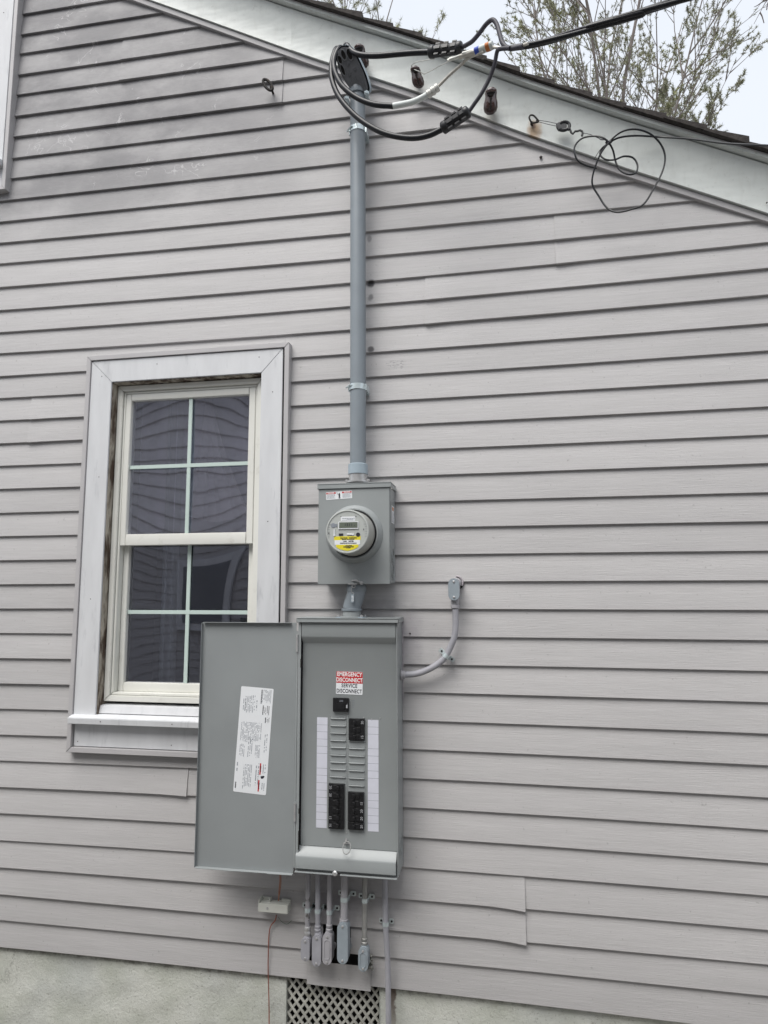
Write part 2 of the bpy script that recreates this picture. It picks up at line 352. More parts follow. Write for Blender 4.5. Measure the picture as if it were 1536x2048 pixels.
def single(name, mb, m, label, cat, bevel=0, seg=2, group=None, loc=None):
    loc = Vector(loc if loc else np.mean(mb.v, 0)); ob = bpy.data.objects.new(name, mb.mesh(name, m, loc, bevel, seg)); COL.objects.link(ob)
    ob.location = loc; ob['label'] = label; ob['category'] = cat
    if group: ob['group'] = group
    return ob
def inst(name, me, parent, wpos, rot=None, label=None):
    ob = bpy.data.objects.new(name, me); COL.objects.link(ob); ob.parent = parent; ob.location = Vector(wpos)-wloc(parent)
    if rot: ob.rotation_euler = rot
    if label: ob['label'] = label
    return ob
def cr(pts, n=8):
    """Catmull-Rom through points"""
    P = [Vector(p) for p in pts]; P = [P[0]*2-P[1]]+P+[P[-1]*2-P[-2]]; out = []
    for i in range(1, len(P)-2):
        a, b, c, d = P[i-1:i+3]
        for k in range(n):
            t = k/n; out.append(.5*((2*b)+(c-a)*t+(2*a-5*b+4*c-d)*t*t+(3*b-a-3*c+d)*t**3))
    out.append(P[-2]); return out
def stadium(w, h, n=10):
    """upright rounded oblong centred on 0"""
    r = w/2; c = h/2-r; p = []
    for k in range(n+1): a = math.pi*k/n; p.append((r*math.cos(a), c+r*math.sin(a)))
    for k in range(n+1): a = math.pi+math.pi*k/n; p.append((r*math.cos(a), -c+r*math.sin(a)))
    return p
def rrect(w, h, r, n=4):
    p = []
    for cx, cy, a0 in ((w/2-r, h/2-r, 0), (-w/2+r, h/2-r, 90), (-w/2+r, -h/2+r, 180), (w/2-r, -h/2+r, 270)):
        for k in range(n+1): a = R(a0+90*k/n); p.append((cx+r*math.cos(a), cy+r*math.sin(a)))
    return p
_tc = {}
def text2d(s, size, bold=0., spacing=1.):
    k = (s, size, bold, spacing)
    if k not in _tc:
        cu = bpy.data.curves.new('t', 'FONT'); cu.body = s; cu.size = size; cu.align_x = 'CENTER'; cu.align_y = 'CENTER'; cu.offset = bold; cu.resolution_u = 3; cu.space_character = spacing
        ob = bpy.data.objects.new('t', cu); COL.objects.link(ob); me = bpy.data.meshes.new_from_object(ob)
        _tc[k] = ([tuple(v.co) for v in me.vertices], [tuple(p.vertices) for p in me.polygons])
        bpy.data.objects.remove(ob); bpy.data.meshes.remove(me)
    return _tc[k]
def text(mb, s, size, o, ux, uz, bold=0., sx=1., spacing=1.):
    v, f = text2d(s, size, bold, spacing); o, ux, uz = Vector(o), Vector(ux), Vector(uz)
    mb.add([o+ux*(x*sx)+uz*y for x, y, _ in v], f)
def nz(x, y=0., z=0.): return mnoise.noise(Vector((x, y, z)))

# ------------------------------------------------------------------ ground
mb = MB(); n = 40
mb.sheet([[(x, y, -.46+(.02*nz(x*2, y*2) if abs(x) < 8 and abs(y) < 8 else 0)) for x in [-600, -60, -12]+[i*.6-9 for i in range(31)]+[12, 60, 600]] for y in [-600, -60, -12]+[i*.6-9 for i in range(31)]+[12, 60, 600]])
g_ = part('ground', mb, M['grass'], None, kind='structure')

# ------------------------------------------------------------------ the house
house = thing('house', 'grey clapboard house gable with white trimmed rake, window and concrete foundation', 'house', (0, 1.5, -.46))
COLX = (0, 580, 930, 1536)
ROW = {'L': [1894.7,1840.6,1788.1,1734.8,1681.1,1627,1574.2,1521.5,1469.6,1418,1367.1,1316.5,1266.6,1217.7,1169.2,1121,1073.1,1026.3,978.4,932.3,887.2,841.7,796.6,752.8,706.7,664.7,620.6,574.4,527.3,485.6,443.5,401.8],
       'M': [1994.5,1930.8,1874.1,1808.3,1744,1682.2,1621.8,1562.5,1503,1445,1387.7,1330.6,1274.6,1219.2,1163.8,1108.5,1054.5,1001.5,948.9,896.1,844.2,793.6,743.3,693.1,642.2,594,546.1,495.5,444.6,396.8,346.2,298],
       'R': [2067,1992.6,1930.2,1860.9,1792.5,1726.6,1660.5,1595.9,1531.6,1468.4,1405.2,1342.7,1281.1,1220.6,1160.8,1101.7,1042.5,984.8,926.3,869.2,812.9,757.8,700.8,646,589.3,536,484.4]}
Q580 = {13:1217.3,14:1164.8,15:1112.9,16:1060.4,17:1009.8,18:958.9,19:908.9,20:859.7,21:811.3,22:762.6,23:714.2,24:667.8,25:621,26:574.7,27:526.3,28:476.8,29:431.7,30:383.6,31:337.9,32:289.9,33:247.1,34:202.6,35:158.6}
TOPL = {32: (14, 359), 33: (16, 318), 34: (18, 275), 35: (20, 234), 36: (24, 191), 37: (27, 151), 38: (28, 109), 39: (30, 71), 40: (32, 30)}
rowfit = []
for k in range(44):
    pts = []
    if k < len(ROW['L']): pts.append(U(0, ROW['L'][k]))
    if k in TOPL: pts.append(U(*TOPL[k]))
    if k in Q580: pts.append(U(580, Q580[k]))
    if k < len(ROW['M']): pts.append(U(930, ROW['M'][k]))
    if k < len(ROW['R']): pts.append(U(1536, ROW['R'][k]))
    if len(pts) >= 3: c = np.polyfit([p.x for p in pts], [p.z for p in pts], 2)
    elif pts:
        pc = rowfit[-1]; dz = np.mean([p.z-np.polyval(pc, p.x) for p in pts]); c = pc.copy(); c[2] += dz
    else: c = rowfit[-1].copy(); c[2] += .1016
    rowfit.append(c)
def rowz(k, x):
    x = max(-1.75, min(1.7, x)); return float(np.polyval(rowfit[k], x))
RK = [(-3.2, 5.20), (-1.089, 4.075), (-.212, 3.606), (.254, 3.371), (.649, 3.147), (1.038, 2.945), (1.521, 2.708), (3.2, 1.87)]
def rake(x): return float(np.interp(x, [p[0] for p in RK], [p[1] for p in RK]))

sheath = MB()
for x0, x1, z0, z1 in ((-2.6, -2.46, .03, 9), (-2.46, -1.69, .03, 3.29), (-1.69, -1.09, .03, 9), (-.35, 2.6, .03, 9), (-1.09, -.35, .03, .86), (-1.09, -.35, 2.3, 9)):
    xs = [x0+(x1-x0)*i/12 for i in range(13)]
    tp = [min(z1, rake(x)+.15) for x in xs]
    for i in range(12):
        sheath.add([(xs[i], .03, z0), (xs[i+1], .03, z0), (xs[i+1], .03, tp[i+1]), (xs[i], .03, tp[i]), (xs[i], .1, z0), (xs[i+1], .1, z0), (xs[i+1], .1, tp[i+1]), (xs[i], .1, tp[i])],
                   [(0, 1, 2, 3), (5, 4, 7, 6), (0, 4, 5, 1), (3, 2, 6, 7)])
wall = part('siding_wall', sheath, M['dark'], house)
WX0, WX1, WZ0, WZ1 = -1.150, -.303, .80, 2.335      # hole behind the window casing
HX0, HX1 = -.175, .046                              # cut-out under the conduit bodies
seams = {2: .594, 3: .594, 6: -.666, 7: -.666, 24: .269, 25: .269, 26: .771, 27: .771, 34: -.333, 35: -.333, 14: 1.9, 15: 1.9, 30: 1.35, 31: 1.35, 20: -1.45, 21: -1.45, 11: -1.95, 10: -1.95, 18: 1.32+.9, 36: -1.1, 37: -1.1}
def plank(k, x0, x1, zlo=None, zhi=None, lift=0., curl=0, cdrop=0.):
    if x1-x0 < .005: return
    nx = max(2, int((x1-x0)/.055)+1); mb = MB(); rows = []
    prof = [(.0135, 0.0), (.0012, 0.0), (0.0, .0015), (.0, .25), (.0, .5), (.0, .75), (.0, 1.0)]
    xs = [x0+(x1-x0)*i/(nx-1) for i in range(nx)]
    r_ = []
    for x in xs:
        zb = rowz(k, x)+.0007*nz(x*1.3, k*3.7); zt = rowz(k+1, x)+.004
        if zlo is not None: zb = max(zb, zlo)
        if zhi is not None: zt = min(zt, zhi)
        lim = rake(x)+.05; zb = min(zb, lim); zt = min(zt, lim)
        e_ = max(0., 1-abs(x-(x1 if curl > 0 else x0))/.16)**2 if curl else 0.; lf_ = lift*(.45+.75*e_); zb -= cdrop*e_*(1 if zlo is None else 0)
        w = .0011*nz(x*2.1, k*5.3, 1.)+.0006*nz(x*6, k*2.1, 4.)
        col = [(x, .0120-lf_, zb), (x, .0012-lf_+w*.4, zb), (x, -lf_+w*.4, zb+.0015)]
        for f in (.2, .4, .6, .8, 1.):
            bow = -.0012*math.sin(math.pi*f)
            col.append((x, .0115*f-lf_*(1-f*.5)+w+bow, zb+.0015+(zt-zb-.0015)*f))
        r_.append(col)
    mb.sheet(r_)
    if curl: col = r_[-1 if curl > 0 else 0]; mb.sheet([col[2:], [(p[0], p[1]+.006, p[2]) for p in col[2:]]])
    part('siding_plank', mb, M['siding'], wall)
for k in range(43):
    if rowz(k, -1.8) > rake(-2.6): break
    cuts = [(-2.6, 2.6)]
    zb, zt = rowz(k, -.7), rowz(k+1, -.7)
    if zt > WZ0 and zb < WZ1:
        cuts = [(-2.6, WX0), (WX1, 2.6)]
        if zb < WZ0: plank(k, WX0, WX1, zhi=WZ0)
        if zt > WZ1: plank(k, WX0, WX1, zlo=WZ1)
    zb2_, zt2_ = rowz(k, -1.7), rowz(k+1, -1.7); V0, V1, VB = -2.50, -1.653, 3.233     # second window, upper left
    if zt2_ > VB and zb2_ < 4.77:
        cuts = [(-2.6, V0), (V1, cuts[-1][1])] if len(cuts) == 1 else cuts
        if zb2_ < VB: plank(k, V0, V1, zhi=VB)
    if k == 0: cuts = [(-2.6, HX0), (HX1, 2.6)]
    if k == 1: cuts = [(-2.6, -.125), (-.022, 2.6)]
    if k in seams:
        s_ = seams[k]; nc = []
        for a, b in cuts:
            if a < s_ < b: nc += [(a, s_, 'L'), (s_-.012, b, '')] if k in (2, 3, 6, 7, 34, 35) else [(a, s_+.012, ''), (s_, b, 'R')]
            else: nc.append((a, b, ''))
        cuts = nc
    else: cuts = [(a, b, '') for a, b in cuts]
    for a, b, q in cuts:
        # clip against the rake: nothing of this course lies right of where its lower edge meets the rake
        xe = b
        while xe > a and rowz(k, xe) > rake(xe)+.045: xe -= .01
        if xe > a: plank(k, a, xe, lift=(.0065 if k in (2, 3) else .0045) if q else 0, curl={'L': 1, 'R': -1, '': 0}[q], cdrop=.007 if k in (2, 3) else .0025)
# loose flap of siding under the conduit bodies
mb = MB(); fx0, fx1 = -.181, .052
mb.sheet([[(fx0+(fx1-fx0)*i/10, -.004-.0015*math.sin(i*.6)+(.002 if j else 0)*j, -.010+j*.0385-(.003*i/10)) for j in range(3)] for i in range(11)])
mb.add([(fx0, -.004, -.010), (fx1, -.004, -.013), (fx1, .006, -.013), (fx0, .006, -.010)], [(0, 1, 2, 3)])
part('siding_plank', mb, M['siding'], wall, label='loose grey flap of siding hanging below the conduit bodies')

# foundation with a rectangular hole for the vent
mb = MB(); VX0, VX1, VZ0, VZ1 = -.262, .080, -.215, .012
xs = sorted(set([round(-2.6+i*.02, 3) for i in range(261)]+[VX0, VX1])); zs = sorted(set([-.5+i*.02 for i in range(27)]+[VZ0, VZ1, .03]))
def fy(x, z): return .018+.006*nz(x*3, z*3)+.004*nz(x*11, z*11, 2)+.0018*nz(x*40, z*40, 5)+(.012 if z > .0 else 0)
idx = {}; vs = []; fs = []
for i, x in enumerate(xs):
    for j, z in enumerate(zs): idx[i, j] = len(vs); vs.append((x, fy(x, z), z))
for i in range(len(xs)-1):
    for j in range(len(zs)-1):
        if VX0-1e-6 <= xs[i] and xs[i+1] <= VX1+1e-6 and VZ0-1e-6 <= zs[j] and zs[j+1] <= VZ1+1e-6: continue
        fs.append((idx[i, j], idx[i+1, j], idx[i+1, j+1], idx[i, j+1]))
mb.add(vs, fs)
mb.sheet([[(VX0+.0005*0, .012+.05*t, VZ0+(VZ1-VZ0)*s/8) for s in range(9)] for t in (0, 1)])
mb.sheet([[(VX1, .012+.05*t, VZ0+(VZ1-VZ0)*s/8) for s in range(9)] for t in (0, 1)])
mb.sheet([[(VX0+(VX1-VX0)*s/8, .012+.05*t, VZ0) for s in range(9)] for t in (0, 1)])
found = part('foundation', mb, M['found'], house)
# vent grille of crossing bars with a dark crawl space behind
mb = MB(); mb.box(VX0-.02, VX1+.02, .12, .14, VZ0-.03, VZ1+.06); mb.box(VX0-.02, VX0-.01, .05, .12, VZ0-.03, VZ1+.06); mb.box(VX1+.01, VX1+.02, .05, .12, VZ0-.03, VZ1+.06)
mb.box(VX0-.02, VX1+.02, .05, .12, VZ0-.04, VZ0-.03); mb.box(VX0-.02, VX1+.02, .05, .12, VZ1+.03, VZ1+.04)
vent = part('vent_grille', mb, M['dark'], house)
def clipseg(cx, cz, dx, dz):
    t0, t1 = -9, 9
    for p, d, a, b in ((cx, dx, VX0+.001, VX1-.001), (cz, dz, VZ0, VZ1+.02)):
        u, v = (a-p)/d, (b-p)/d
        t0 = max(t0, min(u, v)); t1 = min(t1, max(u, v))
    return t0, t1
PIT = .0305
for s in (1, -1):
    dx, dz = .5, .5*s*1.28
    for i in range(-16, 30):
        cx = VX0+PIT*i; cz = VZ0 if s > 0 else VZ1+.02
        t0, t1 = clipseg(cx, cz, dx, dz)
        if t1-t0 < .02: continue
        a = Vector((cx+dx*t0, .0, cz+dz*t0)); b = Vector((cx+dx*t1, .0, cz+dz*t1)); c = (a+b)/2; ax = (b-a)/2
        nrm = Vector((-ax.z, 0, ax.x)).normalized()
        mb = MB(); c.y = .026+(.002 if s > 0 else 0)
        mb.obox(c, ax, nrm*(.0040+.0006*nz(i, s)), (0, .004, 0))
        part('grille_bar', mb, M['cast'], vent, bevel=.0012, seg=1)

# rake: channel strip, coil-stock board, drip trim, shingles
def strip(v0, d0, v1, d1, v2=None, d2=None, x0=-3, x1=3, n=60, wob=0., back=None):
    rows = []
    for i in range(n+1):
        x = x0+(x1-x0)*i/n; z = rake(x); w = wob*nz(x*2.5, v0*10)
        col = [(x, -(d0+w), z+v0), (x, -(d1+w), z+v1)]
        if v2 is not None: col.append((x, -(d2+w), z+v2))
        if back is not None: col = [(x, -back, z+v0)]+col+[(x, -back, z+(v2 if v2 is not None else v1))]
        rows.append(col)
    return rows
mb = MB(); mb.sheet(strip(.0, .010, .021, .012, back=-.01, wob=.001))
part('rake_channel', mb, M['trim'], house, label='thin grey channel strip along the lower edge of the white rake board')
for (xa, xb, dd) in ((-3, -.285, .0), (-.290, 2.9, .0025)):
    mb = MB(); mb.sheet(strip(.025, .020+dd, .107, .019+dd, .197, .043+dd, back=-.02, wob=.0016, x0=xa, x1=xb))
    part('rake_board', mb, M['rake'], house)
mb = MB(); mb.sheet(strip(.2035, .068, .2145, .069, back=.02, wob=.001))
part('rake_trim', mb, M['rake'], house, bevel=0)
mb = MB(); mb.sheet(strip(.2155, .071, .2185, .071, back=.02)); 
part('drip_edge', mb, M['trim'], house)
mb = MB()
for i in range(60):
    x = -3+i*.1; a, b = rake(x), rake(x+.1)
    mb.add([(x, .03, a+.19), (x+.1, .03, b+.19), (x+.1, 5, b+.19), (x, 5, a+.19), (x, .03, a+.215), (x+.1, .03, b+.215), (x+.1, 5, b+.215), (x, 5, a+.215)], [(0, 3, 2, 1), (4, 5, 6, 7), (0, 1, 5, 4), (2, 3, 7, 6)])
roof = part('roof', mb, M['dark'], house)
x = -3.
while x < 2.9:
    w = .128+random.uniform(-.012, .012); xe = x+w+.012; a, b = rake(x)+.2215, rake(xe)+.2215; th = .021+random.uniform(-.004, .005); j = -.089-random.uniform(-.005, .006)
    la = random.uniform(.0015, .004); mb = MB(); ny = 6
    rows = []
    ys = [j, j+.05, .4, 1.2, 2.5, 5]
    dr = random.uniform(0, .004)
    rows = [[(x, y, a-(dr if y == j else 0)) for y in ys], [(x, y, a+th*.35-(dr if y == j else 0)) for y in ys], [(xe, y, b+th+la-(dr if y == j else 0)) for y in ys], [(xe, y, b-(dr if y == j else 0)) for y in ys]]
    rows.append(rows[0]); mb.sheet(rows); mb.add([r[0] for r in rows[:4]], [(0, 1, 2, 3)])
    part('shingle', mb, M['shingle'], roof, smooth=False)
    x += w
# nail heads in the rake board
nails = MB()
for px, py in ((820, 1267),):
    p = U(px, py, .002); nails.lathe([(.003, 0), (.003, .003), (.001, .0042)], p+Vector((0, .003, 0)), (0, -1, 0), 8)
p = U(1082, 314, .004); nails.lathe([(.006, 0), (.006, .003), (.004, .006)], p+Vector((0, .003, 0)), (0, -1, 0), 8)
for px, py in ((641, 58), (675, 66), (940, 160), (1073, 199), (1117, 198), (1356, 299), (1534, 405)):
    p = U(px, py, .030); nails.lathe([(.0028, 0), (.0028, .003), (.001, .0042)], p+Vector((0, .003, 0)), (0, -1, 0), 8)
part('nail_head', nails, M['iron'], house, kind='stuff')

# windows ---------------------------------------------------------------------------------
def frame_boards(X0, X1, Z0, Z1, w, y0, y1, parent, name, m, sides='LRTB', bevel=.0012):
    """mitred boards round a rectangle, outer size given"""
    o = {'L': [(X0, Z0), (X0, Z1), (X0+w, Z1-w), (X0+w, Z0+w)], 'R': [(X1, Z1), (X1, Z0), (X1-w, Z0+w), (X1-w, Z1-w)],
         'T': [(X0, Z1), (X1, Z1), (X1-w, Z1-w), (X0+w, Z1-w)], 'B': [(X1, Z0), (X0, Z0), (X0+w, Z0+w), (X1-w, Z0+w)]}
    for s in sides:
        pl = list(o[s])
        cx = sum(p[0] for p in pl)/4; cz = sum(p[1] for p in pl)/4
        if 'B' not in sides and s in 'LR': pl = [(x, Z0 if z < Z0+w+1e-6 else z) for x, z in pl]
        pl = [(cx+(x-cx)*(1-.0006/max(.02, abs(x-cx))), cz+(z-cz)*(1-.0006/max(.02, abs(z-cz)))) for x, z in pl]
        mb = MB(); mb.prism(pl, (0, y0, 0), (1, 0, 0), (0, 0, 1), (0, y1-y0, 0)); part(name, mb, m, parent, bevel=bevel)
def pane(name, x0, x1, z0, z1, y, m, parent, amp, seed):
    n = 26; rows = []
    for i in range(n+1):
        col = []
        for j in range(n+1):
            u, v = i/n, j/n; a = (1-(2*u-1)**2)*(1-(2*v-1)**2)
            ww = amp*a+amp*.12*nz(u*2.0+seed, v*3.1, seed)*a+amp*.02*nz(u*6+seed, v*7, 9)
            col.append((x0+(x1-x0)*u, y+ww, z0+(z1-z0)*v))
        rows.append(col)
    mb = MB(); mb.sheet(rows); return part(name, mb, m, parent)
def window(ox, oz):
    X0, X1, Z0, Z1 = -1.170+ox, -.275+ox, .757+oz, 2.377+oz
    win = part('window', MB().box(X0+.125, X1-.125, .135, .15, Z0+.2, Z0+.21), M['dark'], house)  # rear cleat of the frame
    frame_boards(X0, X1, Z0, Z1, .020, -.028, .012, win, 'surround_channel', M['trim'])
    cx0, cx1, cz1 = X0+.0205, X1-.0285, Z1-.022
    # casing: side boards down to the sill, mitred head
    w = .096; zs_ = Z0+.142
    for nm, pl in (('L', [(cx0, zs_), (cx0, cz1), (cx0+w, cz1-w), (cx0+w, zs_)]), ('R', [(cx1, zs_), (cx1, cz1), (cx1-w*.93, cz1-w), (cx1-w*.93, zs_)]), ('T', [(cx0+.001, cz1), (cx1-.001, cz1), (cx1-w*.93, cz1-w+.001), (cx0+w, cz1-w+.001)])):
        part('casing_board', MB().prism(pl, (0, -.022, 0), (1, 0, 0), (0, 0, 1), (0, .009, 0)), M['casing'], win, bevel=.0015)
    part('sill', MB().prism([(-.052, zs_-.028), (-.054, zs_-.004), (-.030, zs_+.003), (.02, zs_+.006), (.02, zs_-.028)], (cx0-.004, 0, 0), (0, 1, 0), (0, 0, 1), (cx1-cx0+.008, 0, 0)), M['casing'], win, bevel=.002)
    part('apron_board', MB().box(cx0+.002, cx1-.002, -.014, .01, Z0+.022, zs_-.029), M['casing'], win, bevel=.0015, label='light grey apron board under the window sill')
    ix0, ix1, iz1 = cx0+w, cx1-w*.93, cz1-w
    part('stool_board', MB().prism([(-.005, zs_+.007), (.05, zs_+.012), (.05, zs_+.040), (.003, zs_+.036)], (ix0+.002, 0, 0), (0, 1, 0), (0, 0, 1), (ix1-ix0-.004, 0, 0)), M['casing'], win, bevel=.001)
    j = MB(); j.box(ix0-.012, ix0+.0035, -.0125, .12, zs_+.005, iz1+.01)
    part('jamb', j, M['rotten'], win, label='rotten brown jamb wood between the casing and the vinyl frame')
    j = MB(); j.box(ix0+.004, ix1-.004, -.0125, .12, iz1-.003, iz1+.012); part('jamb', j, M['rotten'], win)
    j = MB(); j.box(ix1-.003, ix1+.012, -.0125, .12, zs_+.005, iz1+.01); part('jamb', j, M['casing'], win)
    # cream vinyl frame
    fx0, fx1, fz0, fz1 = ix0+.006, ix1-.006, zs_+.050, iz1-.006
    frame_boards(fx0, fx1, fz0, fz1, .024, .018, .12, win, 'frame', M['cream'], bevel=.002)
    frame_boards(fx0+.0245, fx1-.0245, fz0+.0245, fz1-.0245, .010, .028, .11, win, 'frame', M['cream'], bevel=.002)
    mid = Z0+.847
    a0, a1, at = fx0+.035, fx1-.035, fz1-.035
    # upper sash (outer track), lower sash (inner track)
    def sash(z0, z1, y, gx0, gx1, gz0, gz1, gm, amp, seed, m0, m1):
        for (p, q, r_, s_) in ((a0, gx0, z0, z1), (gx1, a1, z0, z1), (gx0, gx1, gz1, z1), (gx0, gx1, z0, gz0)):
            st = .0005
            part('sash_rail', MB().prism([(y-.012, r_+st), (y-.0145, (r_+s_)/2), (y-.012, s_-st), (y+.025, s_-st), (y+.025, r_+st)], (p+st, 0, 0), (0, 1, 0), (0, 0, 1), (q-p-2*st, 0, 0)), M['cream'], win, bevel=.002)
        pane('pane', gx0-.004, gx1+.004, gz0-.004, gz1+.004, y+.006, gm, win, amp, seed)
        mw = .0080
        part('muntin', MB().box(m0-mw, m0+mw, y-.005, y+.0004, gz0, gz1), M['sage'], win, bevel=.001)
        part('muntin', MB().box(gx0, gx1, y-.0055, y+.0009, m1-mw, m1+mw), M['sage'], win, bevel=.001)
    gx0, gx1 = -.988+ox, -.462+ox
    sash(mid-.030, at, .040, gx0, gx1, 1.622+oz, 2.188+oz, M['gup'], .0042, 3.3+ox, -.722+ox, 1.903+oz)
    sash(fz0+.034, mid-.005, .072, gx0, gx1, 1.020+oz, 1.582+oz, M['glow'], -.0046, 8.1+ox, -.722+ox, 1.302+oz)
    for s, (x, z) in enumerate(((cx0+.05, Z1-.09), (cx0+.05, Z0+.6), (cx0+.06, Z0+1.1), (cx1-.05, Z0+.9), (cx1-.04, Z1-.2), (cx0+.3, cz1-.03), (cx1-.1, cz1-.03), (cx0+.02, Z0+.04), (cx0+.42, Z0+.04), (cx0+.14, zs_-.015), (cx0+.44, zs_-.015))):
        y = -.022 if z > Z0+.2 else (-.014 if z < Z0+.1 else -.0535)
        part('nail_head', MB().lathe([(.002, 0), (.002, .0012)], (x, y+.0002, z), (0, -1, 0), 6), M['iron'], win)
    # dim room behind
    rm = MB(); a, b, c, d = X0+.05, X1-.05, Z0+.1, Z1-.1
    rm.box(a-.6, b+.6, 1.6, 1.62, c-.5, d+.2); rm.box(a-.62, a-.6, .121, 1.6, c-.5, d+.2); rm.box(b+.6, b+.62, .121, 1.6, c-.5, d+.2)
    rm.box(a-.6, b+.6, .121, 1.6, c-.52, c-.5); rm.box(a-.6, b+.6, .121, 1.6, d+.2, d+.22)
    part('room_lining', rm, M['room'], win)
    return win
window(0, 0)
window(-1.350, 2.433)
def drape(x0, x1, z0, z1, y, amp, per, name, label):
    n = 60; mb = MB()
    mb.sheet([[(x0+(x1-x0)*i/n, y+amp*math.sin(2*math.pi*i/n*per+.4*math.sin(i*.3)), z0+(z1-z0)*j/4) for j in range(5)] for i in range(n+1)])
    return single(name, mb, M['curtain'], label, 'curtain')
drape(-.905, -.835, .93, 2.3, .19, .012, 2.2, 'curtain', 'narrow pale curtain strip hanging inside the window, left of the centre bar')
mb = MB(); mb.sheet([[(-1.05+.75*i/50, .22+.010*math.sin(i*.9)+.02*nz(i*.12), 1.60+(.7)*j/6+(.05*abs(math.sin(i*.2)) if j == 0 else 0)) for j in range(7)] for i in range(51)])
M['haze'] = mat('lilac_haze', (.50, .47, .60), .9, var=.2, vscale=6)  # added sheet, lilac colour lifts the upper glass like haze
single('window_haze_sheet', mb, M['haze'], 'added lilac sheet behind the upper window sash, painting in the glass haze', 'haze')

M['reflection_sheet'] = mat('reflection_tint', (.66, .63, .70), .9, var=.06)  # added sheet, its pale colour stands in for the wavy reflection in the glass
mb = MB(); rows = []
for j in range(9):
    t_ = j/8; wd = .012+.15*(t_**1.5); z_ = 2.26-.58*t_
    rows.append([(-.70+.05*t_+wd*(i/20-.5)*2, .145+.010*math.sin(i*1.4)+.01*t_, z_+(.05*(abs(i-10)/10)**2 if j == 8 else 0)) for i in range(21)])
mb.sheet(rows); single('pale_reflection', mb, M['reflection_sheet'], 'added pale sheet painting the distorted reflection in the upper window panes', 'curtain')
# ------------------------------------------------------------------ neighbour's house, mirrored in the panes
nb = thing('neighbour_house', 'grey clapboard house across the side yard, seen mirrored in the window panes', 'house', (-2, -3.3, -.46))
mb = MB(); mb.box(-9, 5, -5.2, -3.32, -.46, 3.75); nw = part('wall', mb, M['trim'], nb)
mb = MB(); z = -.1
while z < 3.7:
    mb.add([(-9, -3.300, z), (5, -3.300, z), (5, -3.313, z+.104), (-9, -3.313, z+.104), (-9, -3.315, z), (5, -3.315, z)], [(0, 1, 2, 3), (0, 4, 5, 1)]); z += .1016
part('siding', mb, M['siding'], nb, kind='stuff')
nwn = part('window', MB().box(-2.55, -1.80, -3.3, -3.25, .95, 1.85), M['casing'], nb, bevel=.004)
part('pane', MB().box(-2.46, -1.89, -3.252, -3.244, 1.05, 1.76), M['blind'], nwn)
part('roof', MB().prism([(-.35, 3.72), (-.35, 3.80), (-4.5, 5.9), (-4.5, 5.8)], (-9.3, -3.0, 0), (0, 1, 0), (0, 0, 1), (14.6, 0, 0)), M['shingle'], nb)

# ------------------------------------------------------------------ riser pipe with weatherhead
CD = .062; PR = .0305
mast = thing('service_mast', 'tall grey service riser pipe with weatherhead, running up the wall to the roof edge', 'conduit', (.014, -CD, 1.83))
ctop = U(716, 182, CD)
part('pipe', MB().tube([(.015, -CD, 1.845), (.014, -CD, 2.3), (.012, -CD, 2.9), (.010, -CD, ctop.z+.02)], PR, 28), M['pvc'], mast)
zc0, zc1 = U(717, 957, CD).z, U(717, 937, CD).z
part('coupling', MB().lathe([(.0345, 0), (.0375, .002), (.0375, .038), (.0345, .0405)], (.015, -CD, 1.822), (0, 0, 1), 28), M['pvcl'], mast)
part('hub', MB().lathe([(.046, 0), (.046, .006), (.034, .0065), (.0345, .032), (.036, .0325)], (.015, -CD, 1.7895), (0, 0, 1), 28), M['steel'], mast)
for s in (-1, 1): part('bolt', MB().cyl((.015+s*.041, -CD-.01, 1.795), (.015+s*.041, -CD-.01, 1.803), .006, 6), M['steel'], mast)
def pipe_clamp(z, x, parent):
    mb = MB(); n = 22; rows = []
    for i in range(n+1):
        a = R(-8+196*i/n); rr_ = PR+.0022; rows.append([(x+math.cos(a)*rr_, -CD-math.sin(a)*rr_, z-.011), (x+math.cos(a)*rr_, -CD-math.sin(a)*rr_, z+.011)])
    mb.sheet(rows)
    st = part('strap', mb, M['zinc'], parent)
    part('strut_channel', MB().box(x-.042, x+.034, -.016, -.0005, z-.014, z+.014), M['zinc'], st, bevel=.001)
    part('bolt', MB().cyl((x-.030, -CD-.012, z+.008), (x-.030, -CD+.02, z+.008), .0035, 8).box(x-.036, x-.0285, -CD-.006, -CD+.006, z-.013, z+.013).box(x+.0275, x+.036, -CD-.008, -.016, z-.012, z+.012).cyl((x-.045, -CD-.001, z+.003), (x-.018, -CD-.034, z+.004), .0032, 8), M['zinc'], st)
pipe_clamp(U(713, 263, CD).z, .011, mast); pipe_clamp(U(715, 776, CD).z, .0125, mast)
# weatherhead: light cap behind, dark insulating plate facing out and down
hc = U(702, 139, .125)
pn = Vector((-.05, -.80, -.60)).normalized(); pu = (Vector((-.22, 0, 1))-pn*Vector((-.22, 0, 1)).dot(pn)).normalized(); px_ = pu.cross(pn)*-1
if px_.x < 0: px_ = -px_
def W3(u, w, o=0): return hc+px_*u+pu*w+pn*o
outl = [(-.006, -.090), (.032, -.092), (.042, -.055), (.041, -.01), (.035, .035), (.022, .068), (-.003, .080), (-.028, .072), (-.041, .045), (-.043, .005), (-.034, -.045)]
cap = MB(); ncap = len(outl)
lay = [(1.06, .0), (1.10, -.02), (1.04, -.045), (.85, -.07), (.45, -.085)]
rows = [[W3(u*s+.004, w*s, o) for u, w in cr([(a, b, 0) for a, b in outl+[outl[0]]], 3) for u, w in [(u, w)]] if False else [W3(p.x*s+.004, p.y*s, o) for p in cr([(a, b, 0) for a, b in outl+[outl[0]]], 3)] for s, o in lay]
cap.sheet(rows); cap.add(rows[-1][:-1], [tuple(range(len(rows[-1])-1))])
part('weatherhead_cap', cap, M['pvcl'], mast, label='light grey weatherhead cap')
